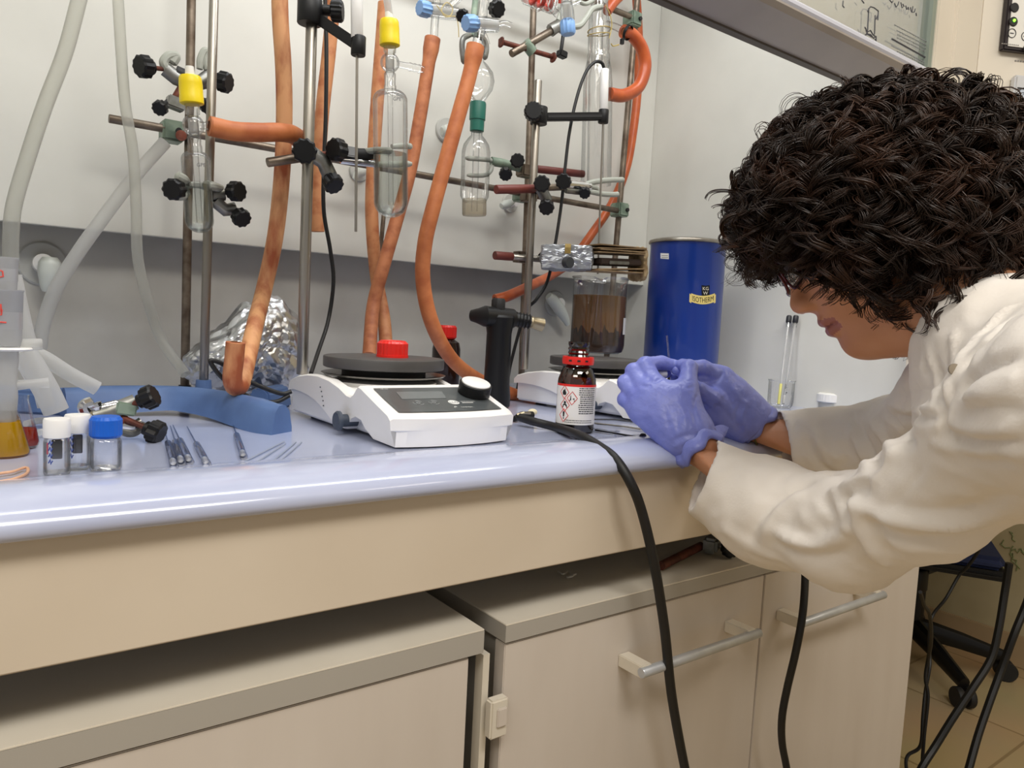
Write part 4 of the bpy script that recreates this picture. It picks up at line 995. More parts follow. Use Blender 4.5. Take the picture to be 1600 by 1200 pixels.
d1 = diamond(-.0165, lt-dh*.20, s, 'hazard_diamond'); d2 = diamond(-.0050, lt-dh*.34, s, 'hazard_diamond'); d3 = diamond(-.0150, lt-dh*.52, s, 'hazard_diamond'); d4 = diamond(-.0160, lt-dh*.78, s, 'hazard_diamond')
def sh(cx, ch, pl, k): return [(cx+x*k, ch+y*k) for x, y in pl]
flame = [(-1.2, -2), (1.2, -2), (1.6, -.6), (.8, .9), (.5, 2.6), (-.5, 1.2), (-1.0, 1.6), (-1.6, -.4)]
k_ = s*.22
blob([sh(-.0165, lt-dh*.20, flame, k_)], 'flame_symbol')
blob([sh(-.0050, lt-dh*.34, [(-2, -2), (2, -2), (2, -1.4), (-2, -1.4)], k_), sh(-.0050, lt-dh*.34, [(-1.6, -1.4), (-1.2, 1.8), (-.8, 1.9), (-.6, -1.4)], k_), sh(-.0050, lt-dh*.34, [(.2, -.6), (1.2, .1), (2, -.5), (1.1, -1.0)], k_)], 'environment_symbol')
blob([sh(-.0150, lt-dh*.52, [(-2, -2), (2, -2), (1.6, .2), (.6, .8), (-.6, .8), (-1.6, .2)], k_), sh(-.0150, lt-dh*.52, [(-.8, .9), (.8, .9), (.9, 2.2), (0, 2.8), (-.9, 2.2)], k_)], 'health_symbol')
blob([sh(-.0160, lt-dh*.78, [(-.5, -1), (.5, -1), (.8, 2.6), (-.8, 2.6)], k_), sh(-.0160, lt-dh*.78, [(-.5, -2.4), (.5, -2.4), (.5, -1.5), (-.5, -1.5)], k_)], 'exclamation_symbol')
b = MB(); random.seed(8)
for i in range(13):
    h = lt-dh*(.10+.052*i); x = .0015 if i in (4, 5, 6, 7) else .0005 if i > 9 else -.0002; x += .004
    while x < .0290:
        w_ = random.uniform(.0012, .004); vs = [b.bm.verts.new(bw(a, hh)) for a, hh in ((x, h), (min(x+w_, .0295), h), (min(x+w_, .0295), h+dh*.026), (x, h+dh*.026))]; b.bm.faces.new(vs); x += w_+.0006
for h in (lt-dh*.90, lt-dh*.95):
    x = -.014
    while x < .024:
        w_ = random.uniform(.0012, .004); vs = [b.bm.verts.new(bw(a, hh)) for a, hh in ((x, h), (x+w_, h), (x+w_, h+dh*.018), (x, h+dh*.018))]; b.bm.faces.new(vs); x += w_+.0006
b.build('small_print', mat('print_black', '#3a3a3c', .6), lab)
b = MB()
for a in (-.5, .05, .55): b.box(q0+Vector((math.cos(aim+a)*r*.825, math.sin(aim+a)*r*.825, hz(563))), (.0006, .0042, .0022), (0, 0, aim+a))
b.build('ring_print', M_blackm, t)

# ------------------------------------------------------------------ blue dewar
zd = .9; Yd = 1.03
dc = onY(1063, 560, Yd); dc = Vector((dc.x, Yd, .9)); top_ = onY(1072, 378, Yd); ht = top_.z-.9
rd = 58.5*depth(Vector((dc.x, Yd, 1.05)))/F
t = thing('dewar_flask', 'tall blue metal dewar flask with silver rim behind the gloved hands', 'dewar flask', dc)
lean = Vector((0, 0, 1))
MB().lathe(dc, lean, [(0, 0), (rd*.96, 0), (rd*.98, .004), (rd*.98, ht*.95), (rd*.985, ht*.975), (rd*1.0, ht*.985)], 72).build('body', M_dewar, t)
MB().lathe(dc, lean, [(rd*.97, ht*.978), (rd*1.03, ht*.982), (rd*1.035, ht*.992), (rd*1.02, ht*1.0), (rd*.93, ht*1.008), (rd*.86, ht*1.008), (rd*.84, ht*.99), (rd*.84, ht*.6)], 72).build('rim', M_steel, t)
MB().lathe(dc, lean, [(0, ht*.3), (rd*.8, ht*.3), (rd*.83, ht*.36), (rd*.83, ht*1.0)], 48).build('glass_liner', M_chrome, t)
da = math.atan2((CAM-dc).y, (CAM-dc).x)
def dw(px, py, k=1.004):
    # nearest point of the flask wall along the sight line
    o_ = CAM; r_ = ray(px, py); ox, oy = o_.x-dc.x, o_.y-dc.y; R2 = (rd*.98*k)**2
    A2 = r_.x**2+r_.y**2; B2 = 2*(ox*r_.x+oy*r_.y); C2 = ox*ox+oy*oy-R2
    s_ = (-B2-math.sqrt(max(0, B2*B2-4*A2*C2)))/(2*A2); return o_+r_*s_
def dpoly(name, pl, k, mt, parent, n=8):
    b = MB(); top = pl[:len(pl)//2]; bot = list(reversed(pl[len(pl)//2:]))
    for (a0, b0), (a1, b1) in zip(zip(top[:-1], bot[:-1]), zip(top[1:], bot[1:])):
        for j in range(4):
            f0, f1 = j/4, (j+1)/4
            lerp = lambda P, Q, f: (P[0]*(1-f)+Q[0]*f, P[1]*(1-f)+Q[1]*f)
            b.bm.faces.new([b.bm.verts.new(dw(*p, k)) for p in (lerp(a0, a1, f0), lerp(a0, a1, f1), lerp(b0, b1, f1), lerp(b0, b1, f0))])
    bmesh.ops.remove_doubles(b.bm, verts=b.bm.verts[:], dist=1e-5)
    return b.build(name, mt, parent)
M_gold = mat('badge_yellow', '#e8d27e', .5)
st = dpoly('small_sticker', [(1032, 395.5), (1045, 396), (1045, 405), (1032, 404)], 1.003, M_white, t)
b = MB()
for yy in (399, 402):
    for i in range(5): b.bm.faces.new([b.bm.verts.new(dw(x, y, 1.005)) for x, y in ((1034+i*2, yy), (1035.4+i*2, yy), (1035.4+i*2, yy+1), (1034+i*2, yy+1))])
b.build('sticker_print', M_darkink, st)
bd_ = dpoly('maker_badge', [(1096, 445.5), (1102.5, 446.5), (1109, 445.5), (1108.5, 462), (1102.5, 463), (1096.5, 462)], 1.004, M_black, t)
M_badgew = mat('badge_white', '#e9e4d0', .5)
def dtext(name, s, px, py, size_px, mt, parent, sq=1.0, slope=0.0, curve=0.0):
    return text_obj(name, s, mt, parent, (0, 0, 0), (1, 0, 0), (0, 1, 0), 1.0, 'CENTER', bend=lambda a, c: dw(px+a*size_px*sq, py-c*size_px+slope*a*size_px+curve*(a*size_px*sq)**2, 1.009))
dtext('badge_letters', 'KG', 1102.6, 453.4, 7.2, M_badgew, bd_)
dtext('badge_letters', 'W', 1102.4, 460.4, 7.2, M_badgew, bd_)
xs_ = np.linspace(1080, 1117, 9); cv = lambda x: -.012*(x-1098.5)**2
rb = dpoly('ribbon', [(x, 462.2+cv(x)) for x in xs_]+[(x, 475.5+cv(x)) for x in xs_[::-1]], 1.0055, M_gold, t)
dpoly('ribbon_tail', [(1077.5, 458.5), (1081, 461), (1080, 474), (1077, 471.5)], 1.004, M_gold, t)
dpoly('ribbon_tail', [(1116, 461), (1118.6, 460), (1118, 473), (1115.5, 474)], 1.004, M_gold, t)
dtext('ribbon_letters', 'ISOTHERM', 1098.4, 472.9, 11.6, M_black, rb, .62, 0, -.012)

# ------------------------------------------------------------------ beaker with two capped sample tubes, jar at the right wall
Yn = .86
nb = onY(1217, 655, Yn); nb.z = .9
t = thing('beaker', 'small clear beaker holding two thin sample tubes near the right wall', 'beaker', nb)
un = depth(nb)/F; rN = 19.5*un; hN = onY(1218, 594, Yn).z-.9
beaker_mesh(nb, rN, hN, sa+2.0, M_glass, t)
tb_ = onY(1217, 640, Yn); 
for k, (tx, bx, col, lab_) in enumerate(((1232.5, 1214, '#e6e07a', 'left of two thin black capped sample tubes leaning in the small beaker'), (1243, 1221, '#e9e8e2', 'right of two thin black capped sample tubes leaning in the small beaker'))):
    a = onX(tx, 500, 1.357); c = onY(bx, 652, Yn-.006+.008*k)
    c = a+(c-a)*((.9045-a.z)/(c.z-a.z))
    t = thing('sample_tube', lab_, 'sample tube', c)
    d = (a-c).normalized(); L_ = (a-c).length
    MB().lathe(c, d, [(0, 0), (.0018, .0006), (.0025, .0025), (.0025, L_)], 14).build('glass', thin_glass('tube_glass', tint='#ffffff', edge='#d8d8d4', opac=.55, body='#f4f4f2', gloss=.1), t)
    MB().knurl(a-d*.006, d, .0055, .015, 14, .06).build('cap', mat('black_cap', '#22242a', .4), t)
    MB().lathe(a-d*.016, d, [(.0040, 0), (.0042, .008), (.0042, .010)], 14).build('collar', M_glass, t)
    MB().lathe(c, d, [(0, .001), (.0028, .003), (.0028, .045 if k == 0 else .02)], 14).build('sample', mat('sample_'+str(k), col, .3), t)
    if k: 
        q = c+d*.033+Vector((0, -.0035, 0)); text_obj('tube_mark', '-E', M_blackm, t, q, d.cross(Vector((0, -1, 0)))*-1, d, .011)
        b = MB(); b.box(c+d*.025+Vector((0, -.0034, 0)), (.004, .0006, .0015)); b.build('tube_mark', M_blackm, t)
Yj = .80; jb = onY(1297, 655, Yj); jb.z = .9; uj = depth(jb)/F; rj = 21*uj
t = thing('sample_jar', 'squat clear jar with white lid and brown contents against the right wall', 'jar', jb)
hj = onY(1297, 629, Yj).z-.9; hj2 = onY(1297, 614, Yj).z-.9
MB().lathe(jb, (0, 0, 1), [(0, .001), (rj*.9, .001), (rj*.95, .004), (rj*.95, hj)], 36).build('glass', M_glass, t)
MB().knurl(jb+Vector((0, 0, hj)), (0, 0, 1), rj*1.08, hj2-hj, 30, .02).build('lid', M_white, t)
MB().cyl(jb+Vector((rj*.35, -rj*.2, .002)), jb+Vector((rj*.35, -rj*.2, hj*.72)), rj*.45).build('contents', mat('jar_brown', '#6e2f22', .5), t)

# ------------------------------------------------------------------ blue iron stand base
def stand_base():
    t = thing('iron_stand_base', 'blue painted curved iron stand base at the left of the bench', 'stand base', onZ(280, 650, .9))
    fl_ = [(105, 655), (150, 653), (210, 651), (270, 651), (320, 657), (360, 667), (395, 676), (424, 680)]
    F0 = [onZ(x, y, .9) for x, y in fl_]; P = spline(F0, 5); n = len(P)
    b = MB(); secs = []
    for i, p in enumerate(P):
        tg = (P[min(i+1, n-1)]-P[max(i-1, 0)]).normalized(); nr = Vector((-tg.y, tg.x, 0))
        f = i/(n-1); h = .0375 if f > .1 else .036; h *= 1-.12*max(0, (f-.8)/.2); lift = .008*max(0, 1-abs(f-.42)/.36)
        w = .036
        pr = [(0.0, lift), (.0015, .006+lift*.6), (.006, h-.008), (.012, h-.001), (.018, h), (.024, h-.001), (w-.005, h-.008), (w, .006+lift*.6), (w, lift)]
        secs.append([b.bm.verts.new(p+nr*a+Vector((0, 0, z))) for a, z in pr])
    for a, c in zip(secs[:-1], secs[1:]):
        m_ = len(a)
        for k in range(m_): b.bm.faces.new((a[k], a[(k+1) % m_], c[(k+1) % m_], c[k]))
    b.bm.faces.new(list(reversed(secs[0]))); b.bm.faces.new(secs[-1])
    b.build('front_leg', M_blueiron, t, 40)
    for pth in ([(.335, 1.035), (.385, 1.09)], [(.135, 1.045), (.03, 1.12)]):
        a, c = [Vector((x, y, .9)) for x, y in pth]; tg = (c-a).normalized(); nr = Vector((-tg.y, tg.x, 0))
        b = MB(); b.prism([a+nr*x_+Vector((0, 0, z)) for x_, z in ((-.018, 0), (-.014, .026), (-.007, .032), (.007, .032), (.014, .026), (.018, 0))], c-a, .003)
        b.build('rear_leg', M_blueiron, t, 40)
    c = onY(318, 604, 1.03); MB().cyl((c.x, 1.03, .925), (c.x, 1.03, .945), .011, .0095).build('rod_socket', M_blueiron, t)
    return t
stand_base()

# crumpled foil
q = onY(390, 545, 1.14)
fb = crumple('foil_ball', Vector((q.x, 1.15, .963)), (.098, .060, .062), M_foil, None, 1, .016, 6, None, .12, ((13, 1.1), (30, .6), (70, .22)))
for v in fb.data.vertices:
    x_ = v.co.x-q.x; v.co.z = max(.9005, .9+(v.co.z-.9)*(1.02+.35*math.exp(-((x_-.03)/.045)**2)-.25*min(1, max(0, -x_/.1)))) 
fb.data.update(); tag(fb, 'crumpled heap of aluminium foil behind the blue stand', 'foil')

# ------------------------------------------------------------------ vials
def vial(label, px, pyb, r, H, capr, caph, capm, ribs, group=None, mark=None):
    q = onZ(px, pyb, .9); t = thing('vial', label, 'vial', q, group)
    hb = H-caph
    MB().lathe(q, (0, 0, 1), [(0, .0012), (r*.85, .0), (r, .003), (r, hb*.80), (r*.92, hb*.88), (r*.8, hb*.93), (r*.8, hb)], 36).build('glass', M_glass, t)
    MB().lathe(q, (0, 0, 1), [(0, .0035), (r*.9, .0035), (r*.93, .006), (r*.93, hb*.79)], 30).build('inner_wall', M_glass, t)
    b = MB()
    if ribs: b.knurl(q+Vector((0, 0, hb*.93)), (0, 0, 1), capr, H-hb*.93, ribs, .035)
    else: b.lathe(q, (0, 0, 1), [(capr*.98, hb*.93), (capr, hb*.95), (capr, H-.0015), (capr*.93, H), (0, H)], 32)
    b.build('cap', capm, t)
    return t, q
t1_, q1 = vial('front white capped empty vial at the left, with red and blue marks', 89, 743, .0096, .0465, .0098, .0125, M_white, 0)
t2_, q2 = vial('rear white capped empty vial between the other white cap and the blue cap', 121, 733, .0096, .0465, .0098, .0125, M_white, 0)
t3_, q3 = vial('wide empty vial with ribbed bright blue screw cap', 165, 736, .0122, .0465, .0125, .0155, mat('bright_blue_cap', '#0d5cc4', .35), 22)
for t, q, rr in ((t1_, q1, .0096), (t2_, q2, .0096)):
    a = math.atan2((CAM-q).y, (CAM-q).x)
    b = MB()
    for k in range(4):
        z = .012+.005*k
        b.tube([q+Vector((math.cos(a+x_)*rr*1.02, math.sin(a+x_)*rr*1.02, z+zz)) for x_, zz in ((-.62, 0), (-.5, .003), (-.42, -.001), (-.32, .002))], .0005, 5)
    b.build('pen_mark', mat('blue_pen', '#3f56a8', .5), t)
    MB().tube([q+Vector((math.cos(a-.72)*rr*1.02, math.sin(a-.72)*rr*1.02, z)) for z in (.019, .024, .028)], .0006, 5).build('red_mark', mat('red_pen', '#b04a5a', .5), t)
    MB().box(q+Vector((-math.cos(a)*rr*.3, -math.sin(a)*rr*.3, .021)), (.0015, .0075, .016), (0, 0, a), .0005).build('dark_label', mat('dark_label', '#34343c', .5), t)

# ------------------------------------------------------------------ glassware at the left edge
qf = onZ(8, 712, .9)
t = thing('erlenmeyer_flask', 'conical flask of bright yellow liquid at the left edge', 'flask', qf)
MB().lathe(qf, (0, 0, 1), [(0, .0008), (.017, 0), (.0188, .002), (.0190, .004), (.0110, .036), (.0085, .043), (.0085, .052), (.0095, .0535)], 44).build('glass', M_glass, t)
MB().lathe(qf, (0, 0, 1), [(0, .002), (.0178, .002), (.0183, .004), (.0118, .031), (0, .031)], 40).build('yellow_liquid', thin_glass('yellow_liquid', tint='#f0c020', edge='#d09a10', opac=.8, body='#f2c21c', gloss=.08), t)
MB().lathe(qf+Vector((0, 0, .014)), (0, 0, 1), [(0, 0), (.0055, .001), (.0075, .005), (.0078, .030), (.0065, .034)], 28).build('inner_tube', M_frost, t)
qr = onZ(34, 700, .9)
t = thing('erlenmeyer_flask', 'conical flask of dark red liquid behind the yellow one', 'flask', qr)
MB().lathe(qr, (0, 0, 1), [(0, .001), (.011, 0), (.0138, .003), (.0142, .006), (.0125, .016), (.0085, .034), (.006, .046), (.0065, .050)], 44).build('glass', M_glass, t)
MB().lathe(qr, (0, 0, 1), [(0, .002), (.0125, .003), (.0136, .006), (.0118, .0185), (0, .0185)], 40).build('red_liquid', thin_glass('red_liquid', tint='#b8321a', edge='#6c180c', opac=.8, body='#c23a20', gloss=.1), t)
# vacuum adapter with plastic funnels above the flasks
Yv = qf.y
def fx(x, y): return onY(x, y, Yv)
t = thing('vacuum_adapter', 'clear glass vacuum filtration adapter with side arm at the left edge', 'filtration adapter', fx(10, 560))
ax0 = fx(8, 0).x; cz = lambda y: fx(8, y).z
ad = Vector((fx(8, 640).x, Yv, 0))
MB().lathe(ad, (0, 0, 1), [(.0068, cz(672)), (.0080, cz(665)), (.0098, cz(620)), (.0092, cz(585)), (.0100, cz(572)), (.0105, cz(560)), (.0105, cz(549)), (.0080, cz(545))], 36).build('adapter_body', M_frost, t)
MB().tube([fx(24, 602), fx(48, 600), fx(76, 598)], [.0048, .0040, .0046], 16, caps=False).build('side_arm', M_frost, t)
MB().lathe(ad, (0, 0, 1), [(0, cz(547)), (.020, cz(547)), (.0212, cz(544.5)), (.020, cz(542)), (0, cz(542))], 40).build('flange', M_white, t)
MB().cyl(fx(30, 539), fx(66, 538), .0052, seg=16, bev=.001).build('flange_screw', M_frost, t)
def cup(label, rb, rt, yb, yt, mark):
    t = thing('plastic_funnel_cup', label, 'plastic cup', ad+Vector((0, 0, cz(yb))))
    MB().lathe(ad, (0, 0, 1), [(0, cz(yb)), (rb, cz(yb)), (rb*1.03, cz(yb)+.003), (rt, cz(yt)-.002), (rt*1.05, cz(yt)-.001), (rt*1.05, cz(yt)), (rt*.98, cz(yt)), (rt*.95, cz(yb+(yt-yb)*.3))], 44).build('cup_wall', thin_glass('translucent_cup', tint='#efefef', edge='#c4c6ca', opac=.38, body='#e6e8ec', gloss=.04, rough=.2), t)
    b = MB()
    for pl in mark: b.tube([onY(x, y, Yv-rb*1.12) for x, y in pl], .0007, 6)
    b.build('red_mark', mat('red_print', '#e0554c', .5), t)
cup('lower translucent plastic cup with red print stacked in the filtration adapter', .0125, .0142, 540, 452, [[(1, 475), (2, 488)], [(-2, 483), (3, 484), (2, 492), (-3, 492)], [(-4, 503), (10, 504)]])
cup('upper translucent plastic cup with faded red print, topmost of the left stack', .0092, .0106, 455, 402, [[(-2, 422), (4, 424), (5, 432), (-2, 433)]])
# band
b = MB(); P = [onZ(x, y, .9028) for x, y in ((-12, 745), (0, 740), (20, 737), (38, 731), (44, 733), (40, 741), (20, 749), (4, 752), (-12, 755))]
b.tube(spline(P, 5), .0012, 8); ob = b.build('rubber_band', mat('peach_rubber_band', '#d9a987', .5)); tag(ob, 'thin peach rubber band on the bench in front of the yellow flask', 'rubber band')

# ------------------------------------------------------------------ clamp lying on the bench
t = clamp('loose silver clamp with two black knobs lying on the bench behind the blue capped vial', None, .85, (190, 672),
      rods=[((176, 664), (200, 652), .005, M_rust)],
      body=[([(146, 652), (168, 646), (192, 636), (212, 628)], .0085, M_zinc), ([(160, 662), (185, 664), (208, 668), (222, 660)], .0062, M_chrome), ([(158, 640), (180, 634), (205, 640)], .0060, M_chrome), ([(150, 648), (152, 660), (158, 672)], .0060, M_zinc)],
      jaws=[([(148, 654), (136, 646), (132, 634), (146, 628)], .0062, M_chrome), ([(152, 640), (150, 634), (148, 630)], .006, M_chrome), ([(186, 672), (206, 676), (220, 668), (226, 660)], .0050, M_zinc)],
      screws=[((198, 636, .85), (226, 624, .84), .0125, M_rust), ((190, 652, .85), (236, 672, .83), .0125, M_rust)],
      bosses=[((196, 638), .013, .2, M_green)])

# ------------------------------------------------------------------ glass pipettes and capillaries on the bench
M_pip = thin_glass('pipette_glass', tint='#f0f2f8', edge='#d0d4e0', gloss=.08, blend=.3)
def pipette(tip, shoulder, end, label, z=.9035):
    a, s_, e = onZ(*tip, z-.001), onZ(*shoulder, z), onZ(*end, z); d = (e-a).normalized()
    t = thing('pasteur_pipette', label, 'pipette', a, 'pasteur pipettes on the bench')
    Ls = (s_-a).length; Le = (e-a).length
    MB().lathe(a, d, [(.0006, 0), (.0009, Ls*.9), (.0016, Ls*.98), (.0034, Ls*1.06), (.0034, Le*.86), (.0029, Le*.87), (.0034, Le*.885), (.0036, Le), (.0030, Le)], 14).build('stem', M_pip, t)
    MB().lathe(a, d, [(.0026, Le*.885), (.0026, Le*.93), (0, Le*.93)], 12).build('cotton_plug', M_white, t)
pipette((256, 668), (264, 690), (272, 728), 'leftmost glass pipette of the tight group of three beside the black knob')
pipette((266, 665), (276, 688), (284, 724), 'middle glass pipette of the tight group of three beside the black knob', .9042)
pipette((270, 664), (283, 686), (297, 722), 'rightmost glass pipette of the tight group of three beside the black knob')
pipette((292, 666), (306, 692), (324, 726), 'single glass pipette lying between the group of three and the blue stand foot')
pipette((363, 660), (368, 678), (381, 714), 'glass pipette lying closest to the blue stand foot')
for i, (a, c, l) in enumerate((((384, 720), (444, 690), 'leftmost of four thin glass capillaries on the bench before the hotplate'), ((401, 722), (446, 693), 'second from left of four thin glass capillaries on the bench before the hotplate'),
                              ((427, 720), (462, 691), 'third from left of four thin glass capillaries on the bench before the hotplate'), ((438, 720), (471, 691), 'rightmost of four thin glass capillaries on the bench before the hotplate'))):
    o = MB().cyl(onZ(*a, .9012), onZ(*c, .9012), .0008, seg=8).build('capillary', mat('capillary_glass', '#98a0b2', .2)); tag(o, l, 'capillary', 'glass capillaries')

# ------------------------------------------------------------------ small tools between the hotplates
t = thing('syringe_plunger', 'black syringe plunger with clear flange lying in front of the amber bottle', 'syringe plunger', onZ(970, 678, .9))
a, c = onZ(930, 672, .903), onZ(1003, 684, .9035); dd_ = (c-a).normalized()
MB().cyl(a, c, .0012, seg=10).build('rod', M_black, t)
MB().cyl(c-dd_*.001, c+dd_*.0035, .0060, seg=20, bev=.0008).build('thumb_disc', M_black, t)
m_ = a.lerp(c, .45); MB().cyl(m_, m_+dd_*.005, .0042, seg=16).build('flange', M_glass, t)
MB().cyl(a-dd_*.03, m_, .0028, seg=14).build('barrel', M_glass, t)
def strip(path, w, h, mt, name, label, cat):
    P = [onZ(x, y, .9015) for x, y in path]; b = MB(); b.tube(P, w, 8, flat=h/w, up=Vector((P[1]-P[0]).normalized().cross(Vector((0, 0, 1))))); o = b.build(name, mt); tag(o, label, cat); return o
strip([(926, 655), (960, 655), (1000, 660), (1032, 668)], .0030, .0008, M_blackm, 'spatula', 'slim black spatula lying behind the syringe plunger', 'spatula')
strip([(930, 661), (975, 666), (1020, 673), (1058, 680)], .0045, .0007, M_steel, 'forceps', 'flat steel forceps lying under the gloved hand', 'forceps')
t = thing('brush_tool', 'small black tool with cream tip lying behind the end of the power cord', 'tool', onZ(822, 648, .9))
MB().tube([onZ(803, 655, .905), onZ(815, 650, .907), onZ(832, 648, .908)], [.004, .0065, .005], 10).build('handle', M_black, t)
MB().ball(onZ(832, 644, .909), .0075, 14, (1.1, .8, .7)).build('cream_tip', M_beige, t)
MB().tube([onZ(808, 648, .911), onZ(818, 645, .914), onZ(828, 646, .911)], .002, 8).build('clip', M_brass, t)

# ------------------------------------------------------------------ clamp lying on the right cabinet
zc_ = ztR
def cz3(x, y, h): return onZ(x, y, zc_+h)
t = thing('lab_clamp', 'old rusty clamp with black knob lying on the right cabinet top under the bench', 'clamp', cz3(1090, 865, 0))
MB().cyl(cz3(1033, 884, .007), cz3(1095, 853, .009), .006, seg=14).build('clamp_rod', M_rust, t)
o = MB().box(cz3(1112, 850, .014), (.032, .020, .022), (0, 0, .5), .004).build('clamp_body', M_zinc, t)
c = cz3(1140, 857, .014); MB().knurl(c+Vector((0, .004, 0)), (-.3, -1, .1), .013, .012, 10).build('knob', M_black, t)
MB().cyl(cz3(1112, 850, .014), c, .004).build('screw', M_chrome, t)
b = MB(); P = [cz3(x, y, .003+.002*(i % 2)) for i, (x, y) in enumerate(((872, 893), (880, 897), (888, 893), (895, 900), (886, 902), (900, 897)))]; b.tube(spline(P, 4), .0012, 6)
ob = b.build('tissue_scrap', mat('scrap_white', '#dcd6ca', .8)); tag(ob, 'tiny crumpled white scrap on the right cabinet top', 'scrap')

# ------------------------------------------------------------------ office chair beyond the bench
t = thing('office_chair', 'dark blue office chair with black five star base behind the cabinet', 'office chair', (2.44, 1.15, 0))
c1_ = onZ(1497, 1100, 0); c2_ = onZ(1588, 1062, 0); pr_ = Vector((-(c2_-c1_).y, (c2_-c1_).x, 0)).normalized(); cc = (c1_+c2_)/2+pr_*.225-Vector((.045, 0, 0)); RC = .272
a0 = math.atan2(c1_.y-cc.y, c1_.x-cc.x)
for k in range(5):
    a = a0+2*math.pi*k/5; e = cc+Vector((math.cos(a)*RC, math.sin(a)*RC, .070))
    b = MB(); b.tube([cc+Vector((0, 0, .13)), cc.lerp(e, .5)+Vector((0, 0, .068)), e], [.035, .028, .020], 10, flat=.8); o = b.build('base_leg', M_black, t)
    for s_ in (-1, 1):
        p = e+Vector((-math.sin(a)*.016*s_, math.cos(a)*.016*s_, -.040)); MB().cyl(p-Vector((-math.sin(a), math.cos(a), 0))*.009, p+Vector((-math.sin(a), math.cos(a), 0))*.009, .030, seg=20, bev=.003).build('caster', M_blackm, o)
MB().cyl(cc+Vector((0, 0, .10)), cc+Vector((0, 0, .40)), .028).build('gas_column', M_black, t)
sz = .405; s1 = onZ(1583, 884, sz)
se = Vector((cc.x-.02, cc.y, sz))
MB().box(se+Vector((0, 0, -.045)), (.20, .16, .05), None, .01).build('seat_mechanism', M_blackm, t)
MB().box(se+Vector((0, 0, -.012)), (.44, .43, .028), (0, 0, .5), .012).build('seat_shell', M_blackm, t)
MB().box(se+Vector((0, 0, .018)), (.43, .42, .045), (0, 0, .5), .02, 3).build('seat', mat('navy_fabric', '#27335e', .8), t)
MB().cyl(se+Vector((-.10, -.03, -.05)), se+Vector((-.10, -.03, -.12)), .05, seg=20, bev=.006).build('adjuster', M_black, t)
def fcord(pl, r, label):
    return hose('cable', [onZ(x, y, z) if q == 'z' else onX(x, y, q) for x, y, z, q in pl], r, M_rubber, label, 'cable', seg=8)
fcord([(1536, 838, 0, 1.95), (1528, 862, 0, 1.95), (1512, 885, 0, 1.95), (1498, 900, 0, 1.95), (1478, 935, 0, 1.92), (1456, 965, 0, 1.9), (1452, 1010, 0, 1.85), (1453, 1040, 0, 1.82), (1446, 1080, 0, 1.8), (1442, 1120, 0, 1.78), (1438, 1165, 0, 1.76), (1419, 1180, 0, 1.74), (1416, 1198, 0, 1.72), (1424, 1225, 0, 1.70)], .0038, 'thin black cable hanging from the chair beside the cabinet end')
fcord([(1438, 925, 0, 1.5), (1444, 945, 0, 1.55), (1453, 962, 0, 1.6), (1455, 1000, 0, 1.7), (1450, 1030, 0, 1.75), (1446, 1060, 0, 1.75), (1450, 1090, 0, 1.75), (1444, 1150, 0, 1.74), (1441, 1195, 0, 1.73), (1440, 1240, 0, 1.7)], .0038, 'thin black cable twisted beside the cabinet end from the white hinge')
fcord([(1577, 880, 0, 1.9), (1570, 925, 0, 1.9), (1560, 985, 0, 1.88), (1548, 1030, 0, 1.86), (1520, 1075, 0, 1.82), (1490, 1120, 0, 1.78), (1462, 1165, 0, 1.74), (1440, 1200, 0, 1.7), (1415, 1250, 0, 1.66)], .0085, 'thick black cable sweeping from the chair edge to the floor')
fcord([(1625, 880, 0, 1.95), (1605, 940, 0, 1.95), (1585, 990, 0, 1.92), (1565, 1045, 0, 1.9), (1545, 1100, 0, 1.86), (1528, 1150, 0, 1.82), (1514, 1200, 0, 1.78), (1500, 1250, 0, 1.74)], .0085, 'thick black cable at the right edge of the floor')

# ------------------------------------------------------------------ implicit surfaces for the figure
from mathutils.bvhtree import BVHTree
from mathutils.kdtree import KDTree
def V3(p): return np.array([p[0], p[1], p[2]], float)
def cone(a, b_, ra, rb, n=None, k=1.0):
    a = V3(a); b_ = V3(b_); ba = b_-a; L2 = max(ba @ ba, 1e-12); nn = V3(n) if n is not None else None
    def f(P):
        pa = P-a; t = np.clip((pa @ ba)/L2, 0, 1); o = pa-t[:, None]*ba
        d2 = np.einsum('ij,ij->i', o, o)
        if nn is not None: on = o @ nn; d2 = d2-on*on*(1-k*k)
        return np.sqrt(np.maximum(d2, 0))-(ra+(rb-ra)*t)
    f.lo = np.minimum(a-ra/k, b_-rb/k); f.hi = np.maximum(a+ra/k, b_+rb/k); return f
def ellip(c, r, R3=None):
    c = V3(c); r = np.array(r, float); M_ = np.array(R3) if R3 is not None else np.eye(3)
    def f(P):
        q = ((P-c) @ M_)/r; k0 = np.sqrt((q*q).sum(1)); k1 = np.sqrt(((q/r)**2).sum(1))
        return np.where(k1 > 1e-9, k0*(k0-1)/np.maximum(k1, 1e-9), -r.min())
    f.lo = c-r.max(); f.hi = c+r.max(); return f
def smin(a, b_, k):
    h = np.maximum(k-np.abs(a-b_), 0)/k
    return np.minimum(a, b_)-h*h*k*.25
def union(fs, k):
    def f(P):
        d = fs[0](P)
        for g in fs[1:]: d = smin(d, g(P), k)
        return d
    f.lo = np.min([g.lo for g in fs], 0)-k; f.hi = np.max([g.hi for g in fs], 0)+k; return f
